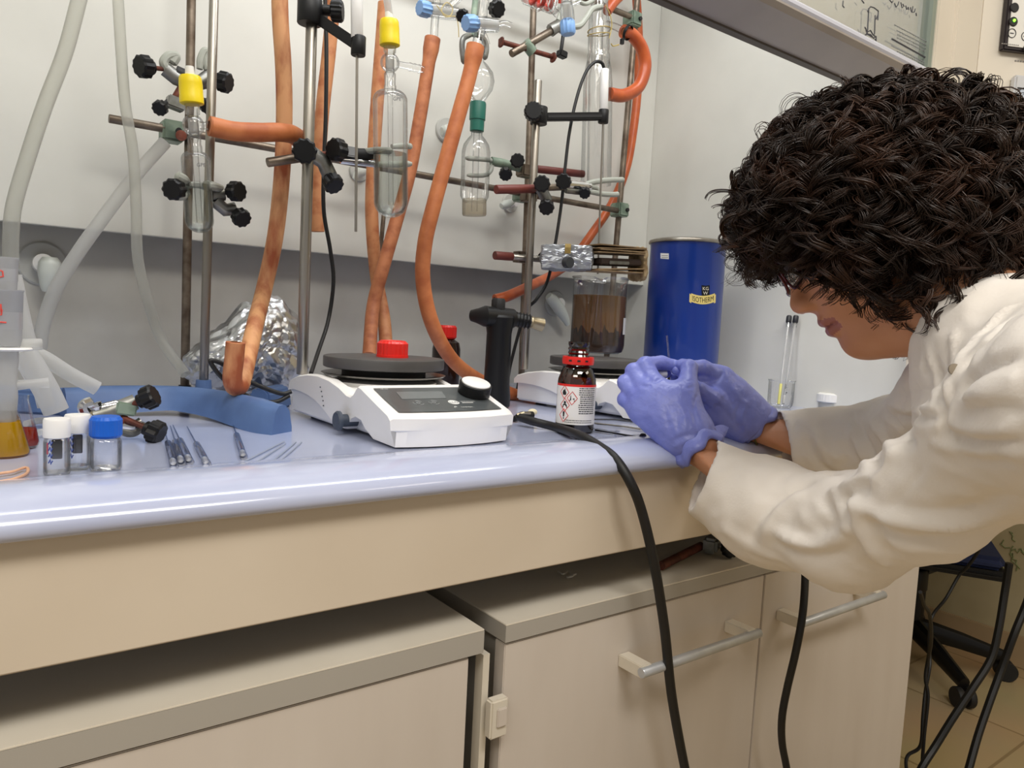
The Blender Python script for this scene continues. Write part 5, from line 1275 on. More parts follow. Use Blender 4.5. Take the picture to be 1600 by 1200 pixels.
def surface(f, h, pad=.01, B=8):
    """block-sparse surface nets -> verts, quads"""
    lo = f.lo-pad; hi = f.hi+pad; nb = np.ceil((hi-lo)/(h*B)).astype(int)+1
    g = np.stack(np.meshgrid(*[np.arange(n) for n in nb], indexing='ij'), -1).reshape(-1, 3)
    cen = lo+(g+.5)*h*B; val = f(cen); act = g[np.abs(val) < h*B*1.25+.004]
    ar = np.arange(B+1); off = np.stack(np.meshgrid(ar, ar, ar, indexing='ij'), -1)
    E_, S_, X_, A_ = [], [], [], []
    for s in range(0, len(act), 1500):
        blk = act[s:s+1500]; idx = blk[:, None, None, None, :]*B+off[None]
        F_ = f((lo+idx.reshape(-1, 3)*h)).reshape(len(blk), B+1, B+1, B+1)
        for ax in range(3):
            sl0 = [slice(None)]+[slice(0, B)]*3; sl1 = list(sl0); sl1[ax+1] = slice(1, B+1)
            a = F_[tuple(sl0)]; c = F_[tuple(sl1)]; m_ = (a < 0) != (c < 0)
            I = idx[tuple(sl0)][m_]; t = a[m_]/(a[m_]-c[m_])
            E_.append(I); S_.append(a[m_] < 0); X_.append(t); A_.append(np.full(len(I), ax))
    I = np.concatenate(E_); S = np.concatenate(S_); T = np.concatenate(X_); AX = np.concatenate(A_)
    pos = I.astype(float); pos[np.arange(len(I)), AX] += T
    quads = np.zeros((len(I), 4), np.int64); D = np.array(nb)*B+4
    key = lambda J: ((J[:, 0]+1)*D[1]+(J[:, 1]+1))*D[2]+(J[:, 2]+1)
    for ax in range(3):
        m_ = AX == ax; u, v = (ax+1) % 3, (ax+2) % 3
        for q, (du, dv) in enumerate(((0, 0), (-1, 0), (-1, -1), (0, -1))):
            J = I[m_].copy(); J[:, u] += du; J[:, v] += dv; quads[m_, q] = key(J)
    uq, inv = np.unique(quads.reshape(-1), return_inverse=True)
    sm = np.zeros((len(uq), 3)); ct = np.zeros(len(uq)); pr = np.repeat(pos, 4, 0)
    np.add.at(sm, inv, pr); np.add.at(ct, inv, 1)
    Vt = lo+sm/ct[:, None]*h; Q = inv.reshape(-1, 4); Q[~S] = Q[~S][:, ::-1]
    return Vt, Q
def npmesh(name, Vt, Q, mats, parent, smooth=True):
    me = bpy.data.meshes.new(name); n = Q.shape[1]
    off = np.zeros(3); b_ = parent
    while b_ is not None: off += np.array(b_.location); b_ = b_.parent
    me.vertices.add(len(Vt)); me.vertices.foreach_set('co', (Vt-off).astype(np.float32).ravel())
    me.loops.add(Q.size); me.loops.foreach_set('vertex_index', Q.astype(np.int32).ravel())
    me.polygons.add(len(Q)); me.polygons.foreach_set('loop_start', np.arange(0, Q.size, n, dtype=np.int32))
    me.polygons.foreach_set('use_smooth', np.full(len(Q), smooth))
    me.update(calc_edges=True); me.validate()
    for mm in (mats if isinstance(mats, (list, tuple)) else [mats]): me.materials.append(mm)
    o = bpy.data.objects.new(name, me); COL.objects.link(o); o.parent = parent
    return o
def vnormals(Vt, Q):
    a, b_, c, d = (Vt[Q[:, i]] for i in range(4)); fn = np.cross(c-a, d-b_); vn = np.zeros_like(Vt)
    for i in range(4): np.add.at(vn, Q[:, i], fn)
    return vn/np.maximum(np.linalg.norm(vn, axis=1, keepdims=True), 1e-12)
def relax(Vt, Q, it=2, lam=.5):
    for _ in range(it):
        s = np.zeros_like(Vt); c = np.zeros(len(Vt))
        for i in range(4):
            j = (i+1) % 4; np.add.at(s, Q[:, i], Vt[Q[:, j]]); np.add.at(s, Q[:, j], Vt[Q[:, i]]); np.add.at(c, Q[:, i], 1); np.add.at(c, Q[:, j], 1)
        Vt = Vt*(1-lam)+lam*s/np.maximum(c, 1)[:, None]
    return Vt
def folds(Vt, Q, curves, view=True):
    """raise ridges / press creases along lines found on the cloth where the photo shows them"""
    bvh = BVHTree.FromPolygons([tuple(v) for v in Vt], [tuple(q) for q in Q])
    N_ = vnormals(Vt, Q); disp = np.zeros(len(Vt))
    for pl, amp, w in curves:
        P = spline([Vector((x, y, 0)) for x, y in pl], 8); W3 = []
        for p in P:
            hit = bvh.ray_cast(CAM, ray(p.x, p.y).normalized())
            if hit[0] is not None: W3.append(V3(hit[0]))
        if len(W3) < 2: continue
        W3 = np.array(W3); k = len(W3); lo = W3.min(0)-3*w; hi = W3.max(0)+3*w
        m_ = np.where(((Vt > lo) & (Vt < hi)).all(1))[0]
        if not len(m_): continue
        best = np.full(len(m_), 1e9); fade = np.ones(len(m_))
        for i in range(k-1):
            a, c = W3[i], W3[i+1]; ba = c-a
            if np.linalg.norm(ba) > .05: continue
            t = np.clip(((Vt[m_]-a) @ ba)/max(ba @ ba, 1e-12), 0, 1)
            d = np.linalg.norm(Vt[m_]-(a+t[:, None]*ba), axis=1); s = (i+t)/(k-1)
            up = d < best; best = np.where(up, d, best); fade = np.where(up, np.clip(np.minimum(s, 1-s)*5+.15, 0, 1), fade)
        disp[m_] += amp*np.exp(-(best/w)**2)*fade
    return Vt+N_*disp[:, None]

# ------------------------------------------------------------------ the person
def mk(p): return W(*p)
fdir = (-RT*.97+FW*.24).normalized()
tilt = math.radians(31)
HF = (fdir*math.cos(tilt)-UP*math.sin(tilt)).normalized(); HU = (UP-HF*UP.dot(HF)).normalized(); HL = HU.cross(HF).normalized()
HC = W(1366, 334, .735)
def hp(x, y, z): return HC+HF*x+HL*y+HU*z
HR = np.array([[HF.x, HL.x, HU.x], [HF.y, HL.y, HU.y], [HF.z, HL.z, HU.z]])
M_skin = mat('skin', '#cc9370', .45, col2='#c28865', nscale=30, nlo=.3, nhi=.7, sss=.12, spec=.35)
M_lips = mat('lips', '#a5665a', .4, sss=.1)
M_coat = mat('white_coat_cotton', '#f1ebe4', .75, col2='#ece5dc', nscale=12, bump=.12, bscale=420, sheen=.15)
M_glove = mat('nitrile_glove', '#838dd9', .36, col2='#7983d2', nscale=40, bump=.35, bscale=170, spec=.5)
M_hair = mat('dark_curly_hair', '#24170f', .42, col2='#42291b', nscale=22, nlo=.45, nhi=.7, spec=.35)
nb_ = W(1560, 505, .62); SL = W(1700, 585, .46); SR = W(1480, 590, .70)
EL = W(1335, 838, .70); WL = W(1095, 697, .895); ER = W(1432, 722, .88); WR = W(1182, 662, 1.0)
hip = nb_ + (RT*.34 - FW*.05); hip.z = .90
person = thing('person', 'person in white lab coat and blue gloves, dark curly hair, leaning over the bench', 'person', Vector((hip.x, hip.y, 0)))

def pl_(c, n):
    c = V3(c); n = V3(n); n = n/np.linalg.norm(n)
    return lambda P: (P-c) @ n
nearA = [cone(W(1056, 721, .902), W(1200, 800, .815), .0430, .0520), cone(W(1200, 800, .815), W(1325, 832, .72), .0520, .0500),
         cone(W(1325, 832, .72), W(1450, 780, .62), .0500, .0440), cone(W(1450, 780, .62), W(1600, 664, .53), .0440, .0520), cone(W(1600, 664, .53), W(1710, 622, .46), .0520, .0620)]
farA = [cone(W(1190, 686, 1.0), W(1300, 697, .95), .0415, .0420), cone(W(1300, 697, .95), W(1400, 690, .89), .0420, .0480),
        cone(W(1400, 690, .89), W(1435, 690, .85), .0480, .0520), cone(W(1435, 690, .85), W(1480, 602, .735), .0480, .0400)]
torso = [cone(W(1562, 555, .63), W(1600, 620, .62), .052, .075), cone(W(1600, 620, .62), W(1850, 650, .52), .072, .105), cone(W(1560, 570, .62), W(1505, 605, .70), .050, .045),
         cone(W(1612, 595, .60), W(1712, 628, .47), .057, .062), cone(W(1850, 650, .52), Vector((hip.x, hip.y, .93)), .115, .140), cone(Vector((hip.x, hip.y, .93)), Vector((hip.x, hip.y, .62)), .155, .175, RT, .8),
         cone(W(1500, 590, .66), W(1505, 660, .66), .018, .030), cone(W(1530, 507, .65), W(1615, 590, .60), .0490, .052)]
col_ = [cone(W(1505, 470, .615), W(1560, 560, .55), .012, .016)]
nA = union(nearA, .03); fA = union(farA, .03); tO = union(torso, .03)
cutN = pl_(W(1096, 744, .885), (W(1077, 800, .865)-W(1112, 690, .9)).cross(FW)*1.0)
dN = (W(1200, 800, .815)-W(1056, 721, .902)).normalized(); dF = (W(1300, 697, .95)-W(1190, 686, 1.0)).normalized()
axN = (W(1080, 798, .865)-W(1112, 690, .893)).cross(FW).normalized(); axN = axN if axN.dot(dN) > 0 else -axN
axN = (axN*.75+dN*.25).normalized()
axF = (W(1238, 738, .97)-W(1211, 638, .985)).cross(FW).normalized(); axF = axF if axF.dot(dF) > 0 else -axF
axF = (axF*.75+dF*.25).normalized()
cN = pl_(W(1096, 744, .880), axN); cF = pl_(W(1225, 688, .975), axF)
inN = cone(W(1056, 721, .902), W(1056, 721, .902).lerp(W(1200, 800, .815), .72), .0370, .0430); inF = cone(W(1190, 686, 1.0), W(1190, 686, 1.0).lerp(W(1300, 697, .95), .72), .0355, .0360)
neckcut = cone(hp(-.03, 0, -.06), W(1512, 490, .66), .052, .0475)
# head, neck, chest and arms in one skin surface
face = [ellip(hp(-.014, 0, .026), (.097, .077, .090), HR),
        cone(hp(.052, 0, .028), hp(.058, 0, -.035), .036, .030, HL, .62),
        cone(hp(.045, .030, -.030), hp(.045, -.030, -.030), .036, .036),
        cone(hp(.058, .012, -.098), hp(.058, -.012, -.098), .0225, .0225),
        cone(hp(.064, 0, -.060), hp(.062, 0, -.095), .029, .024, HL, .75),
        cone(hp(-.004, .047, -.072), hp(.050, .016, -.099), .020, .020), cone(hp(-.004, -.047, -.072), hp(.050, -.016, -.099), .020, .020),
        cone(hp(-.004, .047, -.072), hp(-.010, .058, -.02), .021, .022), cone(hp(-.004, -.047, -.072), hp(-.010, -.058, -.02), .021, .022),
        cone(hp(.030, .047, -.035), hp(.040, .040, -.06), .026, .024), cone(hp(.030, -.047, -.035), hp(.040, -.040, -.06), .026, .024)]
fa = union(face, .024)
nose = union([cone(hp(.086, 0, .004), hp(.102, 0, -.036), .0065, .0080), ellip(hp(.1035, 0, -.0405), (.0095, .0095, .0085), HR),
              ellip(hp(.098, .010, -.0440), (.010, .0065, .0070), HR), ellip(hp(.098, -.010, -.0440), (.010, .0065, .0070), HR)], .008)
lipu = union([cone(hp(.0925, .007, -.0665), hp(.079, .023, -.0715), .0052, .0026), cone(hp(.0925, -.007, -.0665), hp(.079, -.023, -.0715), .0052, .0026), cone(hp(.0930, .007, -.0665), hp(.0930, -.007, -.0665), .0056, .0056)], .004)
lipl = union([cone(hp(.0905, .007, -.0785), hp(.078, .021, -.0735), .0058, .0026), cone(hp(.0905, -.007, -.0785), hp(.078, -.021, -.0735), .0058, .0026), cone(hp(.0910, .006, -.0785), hp(.0910, -.006, -.0785), .0060, .0060)], .004)
chin = ellip(hp(.0735, 0, -.101), (.0165, .016, .0135), HR)
ears = [ellip(hp(-.012, s*.079, -.015), (.017, .008, .030), HR) for s in (1, -1)]
neck = [cone(hp(-.030, 0, -.050), W(1480, 475, .675), .050, .045), cone(W(1480, 475, .675), W(1560, 515, .635), .045, .046)]
trunk = [cone(W(1560, 515, .635), nb_+(RT*.20-FW*.02-UP*.04), .05, .07), cone(nb_+(RT*.05-UP*.03), SL, .045, .040), cone(nb_+(RT*.05-UP*.03), SR, .045, .040)]
arms = [cone(SL, EL, .045, .035), cone(EL, EL.lerp(WL, .5), .038, .034), cone(EL.lerp(WL, .5), WL, .034, .0235),
        cone(SR, ER, .045, .035), cone(ER, ER.lerp(WR, .5), .038, .034), cone(ER.lerp(WR, .5), WR, .034, .0235),
        cone(WL, W(1045, 640, .925), .0235, .02), cone(WR, W(1140, 615, 1.0), .0235, .02)]
def bodyf(P):
    d = fa(P); d = smin(d, nose(P), .009); d = smin(d, chin(P), .014)
    d = smin(d, lipu(P), .004); d = smin(d, lipl(P), .004)
    for e in ears: d = smin(d, e(P), .006)
    soc = np.minimum(ellip(hp(.094, .031, .000), (.014, .015, .010), HR)(P), ellip(hp(.094, -.031, .000), (.014, .015, .010), HR)(P))
    d = -smin(-d, soc, .010)
    nost = np.minimum(ellip(hp(.099, .0065, -.0505), (.0045, .0026, .0035), HR)(P), ellip(hp(.099, -.0065, -.0505), (.0045, .0026, .0035), HR)(P))
    d = -smin(-d, nost, .002)
    mouth = np.minimum(cone(hp(.0985, 0, -.0725), hp(.084, .024, -.0728), .0016, .001)(P), cone(hp(.0985, 0, -.0725), hp(.084, -.024, -.0728), .0016, .001)(P))
    d = -smin(-d, mouth, .002)
    t_ = union(trunk, .05)(P); n_ = union(neck, .03)(P)
    solid = smin(smin(tO(P), nA(P), .022), fA(P), .022)+.013
    hid = smin(t_, union(arms[:-2], .02)(P), .03); hid = np.maximum(hid, solid)
    d = smin(d, n_, .030); d = smin(d, hid, .012); d = smin(d, union(arms[-2:], .02)(P), .006)
    return d
allp = face+neck+trunk+arms
bodyf.lo = np.min([g.lo for g in allp], 0); bodyf.hi = np.max([g.hi for g in allp], 0)
Vt, Q = surface(bodyf, .0023)
Vt = relax(Vt, Q, 1, .35)
body = npmesh('body', Vt, Q, [M_skin, M_lips], person)
fc = Vt[Q].mean(1); loc_ = (fc-V3(HC)) @ HR
lipm = (loc_[:, 0] > .078) & (np.abs(loc_[:, 1]) < .0235) & (loc_[:, 2] > -.0850+.25*np.abs(loc_[:, 1])) & (loc_[:, 2] < -.0615-.22*np.abs(loc_[:, 1]))
body.data.polygons.foreach_set('material_index', lipm.astype(np.int32))
for s in (1, -1):
    e = MB().ball(hp(.079, s*.031, -.001), .0118, 24).build('eye', mat('eye_white', '#e8e2da', .15), person)
    MB().ball(hp(.0853, s*.031, -.0035), .0062, 16, (.8, 1, 1)).build('iris', mat('brown_iris', '#3a2418', .15), e)
    P = [hp(.0915-.0035*abs(q-2), s*(.018+.0065*q), .0055-.0011*(q-2)**2) for q in range(5)]
    MB().tube(spline(P, 3), .0016, 6).build('upper_eyelid', M_skin, e)
# glasses
gl = bpy.data.objects.new('glasses', None); COL.objects.link(gl); gl.parent = person
M_frame = mat('dark_red_frame', '#5a1a1e', .25)
for s in (1, -1):
    rim = [hp(.104-.55*max(0, abs(.033+.024*math.cos(a))-.03)*.5, s*(.033+.0245*math.cos(a)), -.006+.0185*math.sin(a)) for a in np.linspace(0, 2*math.pi, 33)[:-1]]
    MB().tube(rim, .0017, 8, closed=True).build('lens_rim', M_frame, gl)
    b = MB(); vs = [b.bm.verts.new(p) for p in rim]; b.bm.faces.new(vs); b.build('lens', M_glassp, gl)
    MB().tube([hp(.1005, s*.0565, .002), hp(.092, s*.070, .002), hp(.03, s*.080, .001), hp(-.012, s*.083, .0), hp(-.028, s*.080, -.016)], .0018, 8).build('temple', M_frame, gl)
MB().tube(spline([hp(.1035, .010, -.001), hp(.108, 0, .003), hp(.1035, -.010, -.001)], 4), .0016, 8).build('bridge', M_frame, gl)

# lab coat: sleeves are hollow at the cuffs
def coatf(P):
    a = np.maximum(nA(P), -cN(P)); a = -smin(-a, inN(P), .004)
    b_ = np.maximum(fA(P), -cF(P)); b_ = -smin(-b_, inF(P), .004)
    # folds gathered round the sleeve
    t_ = tO(P)
    d = smin(t_, a, .022); d = smin(d, b_, .022)
    d = -smin(-d, neckcut(P), .008)
    return d
coatf.lo = np.min([g.lo for g in nearA+farA+torso], 0)-.03; coatf.hi = np.max([g.hi for g in nearA+farA+torso], 0)+.03
Vt, Q = surface(coatf, .0037)
Vt = relax(Vt, Q, 2, .5)
FL = [
 ([(1494, 580), (1508, 552), (1536, 523), (1563, 494), (1592, 474)], .0050, .006), ([(1502, 584), (1518, 556), (1546, 528), (1574, 502), (1600, 486)], -.0045, .006),
 ([(1492, 512), (1490, 548), (1490, 575)], .0030, .005), ([(1456, 552), (1468, 590), (1474, 640), (1476, 682)], -.0040, .005), ([(1448, 552), (1458, 590), (1464, 640)], .0030, .006), ([(1480, 590), (1484, 640), (1480, 680)], .0040, .006),
 ([(1171, 848), (1186, 815), (1208, 785), (1240, 763), (1280, 752)], -.0060, .010), ([(1190, 850), (1205, 815), (1228, 788), (1262, 768)], .0050, .012),
 ([(1205, 828), (1242, 846), (1277, 854), (1311, 842), (1338, 822)], .0075, .009), ([(1215, 848), (1250, 864), (1290, 868), (1325, 850)], -.0050, .012), ([(1222, 818), (1260, 832), (1300, 824)], -.0040, .012),
 ([(1286, 780), (1303, 805), (1300, 835)], -.0040, .008), ([(1300, 772), (1322, 800), (1332, 835)], .0050, .009), ([(1290, 775), (1320, 762), (1345, 752), (1372, 745)], .0055, .008), ([(1315, 790), (1340, 770), (1368, 756)], -.0060, .007),
 ([(1328, 762), (1342, 787), (1380, 808), (1445, 820), (1514, 813), (1600, 787)], .0085, .011), ([(1345, 806), (1380, 828), (1440, 842), (1520, 834), (1600, 808)], -.0065, .014), ([(1338, 780), (1350, 830), (1372, 868), (1400, 888)], .0065, .010), ([(1360, 800), (1375, 845), (1405, 876)], -.0050, .010),
 ([(1350, 790), (1385, 795), (1440, 800), (1520, 792), (1600, 762)], -.0040, .010),
 ([(1447, 730), (1412, 768), (1378, 806)], -.0022, .0040), ([(1418, 690), (1385, 730), (1352, 776)], .0040, .006),
 ([(1140, 745), (1180, 790), (1190, 850)], .0020, .02), ([(1120, 820), (1170, 852), (1230, 880)], .0030, .012),
 ([(1500, 612), (1513, 594), (1530, 581), (1556, 568), (1600, 555)], -.0070, .007), ([(1510, 625), (1535, 612), (1570, 600), (1600, 596)], .0040, .012),
 ([(1505, 626), (1545, 621), (1600, 629)], .0040, .006), ([(1512, 636), (1560, 633), (1600, 640)], -.0045, .006), ([(1483, 663), (1527, 673), (1600, 673)], .0050, .007), ([(1475, 676), (1510, 688), (1563, 692), (1600, 689)], -.0050, .006), ([(1450, 690), (1500, 702), (1600, 704)], .0040, .007),
 ([(1478, 684), (1520, 715), (1600, 722)], -.0030, .008), ([(1490, 600), (1482, 640), (1478, 682)], -.0050, .005),
 ([(1256, 680), (1270, 712), (1292, 735), (1320, 742)], -.0055, .008), ([(1268, 672), (1290, 702), (1320, 722)], .0045, .010), ([(1342, 660), (1358, 700), (1380, 735)], -.0060, .008), ([(1325, 655), (1342, 700), (1362, 738)], .0050, .009), ([(1360, 655), (1385, 690), (1405, 715)], .0055, .008),
 ([(1383, 640), (1410, 670), (1432, 700)], -.0055, .006), ([(1393, 632), (1430, 640), (1472, 641)], .0050, .007), ([(1395, 645), (1430, 654), (1474, 653)], -.0050, .006), ([(1400, 625), (1430, 612), (1460, 612)], -.0040, .008), ([(1425, 662), (1450, 666), (1475, 662)], .0040, .008),
 ([(1438, 560), (1450, 580), (1470, 590)], -.0030, .007), ([(1240, 650), (1246, 690), (1262, 735)], -.0022, .004)]
FL = [(p_, a_*.95, w_*.72) for p_, a_, w_ in FL]
Vt = folds(Vt, Q, FL)
Vt = relax(Vt, Q, 1, .3)
from mathutils import noise as _ns
Nn = vnormals(Vt, Q); dn_ = np.array([_ns.noise(Vector(v)*22)*.0018+(.35-abs(_ns.noise(Vector((v[0]*30, v[1]*30, v[2]*44)))))*.0028+_ns.noise(Vector(v)*70)*.0005 for v in Vt]); Vt = Vt+Nn*dn_[:, None]
coat = npmesh('lab_coat', Vt, Q, M_coat, person)
# collar
def ribbon(name, inner, outer, th, mt, parent):
    a = spline(inner, 6); c = spline(outer, 6); b = MB(); n = len(a); rows = []
    for p, q in zip(a, c):
        d = (q-p); rows.append([p, p.lerp(q, .33), p.lerp(q, .66), q])
    nr = []
    for i in range(n):
        t_ = (a[min(i+1, n-1)]-a[max(i-1, 0)]); nr.append(t_.cross(c[i]-a[i]).normalized()*th)
    f = [[b.bm.verts.new(p+nr[i]*.5) for p in r] for i, r in enumerate(rows)]; g = [[b.bm.verts.new(p-nr[i]*.5) for p in r] for i, r in enumerate(rows)]
    for i in range(n-1):
        for k in range(3):
            b.bm.faces.new((f[i][k], f[i+1][k], f[i+1][k+1], f[i][k+1])); b.bm.faces.new((g[i][k+1], g[i+1][k+1], g[i+1][k], g[i][k]))
        b.bm.faces.new((g[i][0], g[i+1][0], f[i+1][0], f[i][0])); b.bm.faces.new((f[i][3], f[i+1][3], g[i+1][3], g[i][3]))
    b.bm.faces.new([f[0][k] for k in range(4)]+[g[0][k] for k in range(3, -1, -1)]); b.bm.faces.new([f[-1][k] for k in range(3, -1, -1)]+[g[-1][k] for k in range(4)])
    return b.build(name, mt, parent, 60)
_h = BVHTree.FromPolygons([tuple(v) for v in Vt], [tuple(q) for q in Q]).ray_cast(CAM, ray(1491, 577).normalized())[0]
MB().lathe(_h+FW*.001, -FW, [(0, 0), (.004, 0), (.004, .0015), (0, .002)], 16).build('button', mat('grey_button', '#8d8272', .4), coat)
# trousers and shoes stand on the floor behind the frame edge
tr = union([cone(Vector((hip.x, hip.y, .90)), Vector((hip.x, hip.y, .80)), .13, .13)]+[cone(Vector((hip.x, hip.y, .82))+s*V_, Vector((hip.x, hip.y, .07))+s*1.15*V_, .082, .050) for s, V_ in ((1, FW.cross(UP).cross(UP).normalized()*.09), (-1, FW.cross(UP).cross(UP).normalized()*.09))], .05)
Vt, Q = surface(tr, .012); npmesh('trousers', Vt, Q, mat('dark_denim', '#2c3446', .8), person)
for s in (1, -1):
    c0 = Vector((hip.x, hip.y, .035))+FW.cross(UP).cross(UP).normalized()*.10*s; fh = Vector((fdir.x, fdir.y, 0)).normalized()
    sh_ = union([cone(c0-fh*.04, c0+fh*.13, .036, .030), cone(c0-fh*.02, c0+Vector((0, 0, .06)), .036, .042)], .02)
    Vt, Q = surface(sh_, .008); Vt[:, 2] = np.maximum(Vt[:, 2], .002); npmesh('shoe', Vt, Q, mat('dark_shoe', '#26221f', .6), person)

# ------------------------------------------------------------------ gloved hands
def chain(pts, rs): return [cone(W(*a), W(*b_), ra, rb) for a, b_, ra, rb in zip(pts[:-1], pts[1:], rs[:-1], rs[1:])]
def glove(palm, fingers, kf, cuffplane, cuffin, lines, name, extra=None):
    pf = union(palm, .020); ff = [union(f, .004) for f in fingers]
    def f(P):
        fg = ff[0](P)
        for g in ff[1:]: fg = smin(fg, g(P), .0028)
        d = smin(pf(P), fg, kf)
        if extra is not None: d = smin(d, extra(P), .010)
        d = np.maximum(d, -cuffplane(P)); d = -smin(-d, cuffin(P), .003)
        return d
    al = palm+[c for g in fingers for c in g]; f.lo = np.min([g.lo for g in al], 0)-.01; f.hi = np.max([g.hi for g in al], 0)+.01
    Vt, Q = surface(f, .0016); Vt = relax(Vt, Q, 1, .4); Vt = folds(Vt, Q, lines)
    Nn = vnormals(Vt, Q); dn_ = np.array([_ns.noise(Vector(v)*70)*.0005+abs(_ns.noise(Vector((v[0]*160, v[1]*90, v[2]*110))))*-.0006 for v in Vt]); Vt = Vt+Nn*dn_[:, None]
    return npmesh(name, Vt, Q, M_glove, person)
r_ = .0098
# near (left) hand, back towards the camera
wrN = (1088, 690, .897)
palmN = [cone(W(1084, 690, .900), W(1050, 640, .915), .0270, .0235), cone(W(1070, 672, .905), W(1022, 612, .925), .0220, .0160), cone(W(1062, 678, .905), W(1006, 628, .925), .0210, .0150), cone(W(1060, 680, .905), W(1003, 645, .925), .0190, .0140), cone(W(1080, 670, .905), W(1066, 622, .915), .0200, .0150), cone(W(1030, 618, .922), W(1066, 622, .915), .014, .013)]
fingN = [chain([(1026, 606, .925), (1008, 570, .945), (1034, 567, .958), (1054, 571, .958)], [.0125, .0102, .0090, .0080]),
         chain([(1010, 612, .925), (990, 580, .948), (1012, 573, .972), (1040, 582, .972)], [.0120, .0102, .0090, .0078]),
         chain([(1002, 628, .925), (977, 598, .946), (996, 588, .972), (1022, 594, .980)], [.0115, .0100, .0090, .0078]),
         chain([(1000, 644, .925), (976, 624, .942), (990, 612, .966), (1015, 608, .975)], [.0110, .0092, .0082, .0072]),
         chain([(1072, 650, .908), (1074, 604, .918), (1077, 574, .935), (1066, 570, .950)], [.0175, .0125, .0098, .0085])]
axg = (W(1050, 640, .915)-W(1092, 700, .892)).normalized()
cutg = pl_(W(1092, 705, .890), axg)
ing = cone(W(1120, 745, .875), W(1070, 672, .905), .0262, .0190)
linN = [([(1010, 590), (1022, 596), (1034, 590)], -.0014, .003), ([(1000, 600), (1010, 604), (1018, 600)], -.0012, .003), ([(1046, 628), (1056, 650), (1060, 680)], -.0009, .003), ([(1056, 622), (1068, 645), (1074, 672)], .0010, .003), ([(1038, 640), (1046, 665), (1056, 690)], -.0008, .003), ([(1070, 625), (1084, 650), (1088, 668)], -.0010, .003),
        ([(1062, 600), (1075, 606), (1085, 604)], -.0010, .0025), ([(1064, 590), (1075, 595), (1084, 592)], -.0008, .002), ([(1010, 640), (1026, 660), (1046, 682)], .0009, .004), ([(1052, 700), (1072, 690), (1100, 688)], .0012, .003), ([(1050, 690), (1072, 680), (1098, 678)], -.0012, .003), ([(1092, 612), (1085, 640), (1094, 668)], -.001, .003)]
gN = glove(palmN, fingN, .008, cutg, ing, linN, 'glove'); gN['label'] = 'near blue glove'
# rolled, flared edge of the near glove
def cuffroll(c, ax, r0, amp, seed, parent, flare=()):
    u = ax.orthogonal().normalized(); v = ax.cross(u); rnd = random.Random(seed); ph = [rnd.uniform(0, 6.28) for _ in range(6)]; P = []
    for q in range(72):
        a = 2*math.pi*q/72
        rr = r0*(1+amp*(.5*math.sin(3*a+ph[0])+.35*math.sin(5*a+ph[1])+.2*math.sin(9*a+ph[2])))
        zz = .004*math.sin(2*a+ph[3])+.0025*math.sin(6*a+ph[4])
        P.append(c+u*(math.cos(a)*rr)+v*(math.sin(a)*rr)+ax*zz)
    rows = []
    b = MB(); n = len(P)
    prof_ = [(0, .010), (.003, .004), (.0045, -.002), (.0035, -.006), (.0005, -.007), (-.0015, -.004), (-.0005, 0.0)]
    for i, p in enumerate(P):
        rad = (p-c); rad = (rad-ax*rad.dot(ax)).normalized()
        rows.append([b.bm.verts.new(p+rad*(x-.001)+ax*z) for x, z in prof_])
    for i in range(n):
        a, d = rows[i], rows[(i+1) % n]
        for k in range(len(prof_)): b.bm.faces.new((a[k], d[k], d[(k+1) % len(prof_)], a[(k+1) % len(prof_)]))
    return b.build('rolled_cuff', M_glove, parent, 70)
gN_c = W(1092, 703, .891)
o = cuffroll(gN_c, axg, .0285, .07, 2, gN)
# flap of loose glove standing off at the right of the near wrist
fl = [W(1100, 672, .905), W(1112, 668, .915), W(1126, 664, .925), W(1138, 668, .93)]; fo = [W(1100, 690, .897), W(1114, 690, .905), W(1126, 686, .915), W(1132, 682, .925)]
ribbon('loose_edge', fl, fo, .0022, M_glove, gN)
# far (right) hand
palmF = [cone(W(1176, 658, 1.0), W(1140, 622, .995), .0290, .0280), cone(W(1165, 655, 1.0), W(1124, 590, .985), .0240, .0145), cone(W(1165, 650, 1.0), W(1122, 606, .985), .0240, .0160), cone(W(1160, 662, 1.0), W(1112, 625, .985), .0210, .0155), cone(W(1150, 662, .99), W(1105, 640, .975), .0190, .0140)]
fingF = [chain([(1128, 588, .985), (1098, 575, .972), (1072, 574, .960), (1058, 578, .955)], [.0125, .0105, .0092, .0080]),
         chain([(1120, 606, .985), (1092, 596, .975), (1070, 592, .975), (1056, 590, .975)], [.0120, .0104, .0090, .0080]),
         chain([(1112, 622, .985), (1086, 616, .985), (1066, 608, .990), (1050, 602, .990)], [.0115, .0100, .0090, .0078]),
         chain([(1106, 636, .980), (1084, 632, .985), (1066, 624, .990), (1052, 616, .990)], [.0110, .0092, .0082, .0072]),
         chain([(1140, 650, .985), (1112, 622, .962), (1088, 606, .950), (1070, 592, .950)], [.0165, .0125, .0100, .0085])]
axf = (W(1140, 622, .995)-W(1182, 662, 1.0)).normalized(); cutf = pl_(W(1180, 661, 1.0), axf); inf_ = cone(W(1215, 688, 1.0), W(1165, 650, 1.0), .0262, .0190)
linF = [([(1086, 592), (1104, 596), (1122, 592), (1130, 580)], -.0022, .003), ([(1118, 600), (1136, 616), (1150, 640)], -.0010, .003), ([(1104, 612), (1118, 620), (1130, 632)], .0012, .003), ([(1110, 628), (1130, 640), (1152, 668)], -.0010, .003), ([(1140, 600), (1156, 622), (1172, 634)], .0010, .0035), ([(1155, 630), (1150, 655), (1160, 676)], -.0012, .003), ([(1164, 636), (1160, 655), (1168, 678)], .0012, .003)]
gF = glove(palmF, fingF, .008, cutf, inf_, linF, 'glove'); gF['label'] = 'far blue glove'
cuffroll(W(1180, 661, 1.0), axf, .0290, .06, 7, gF)
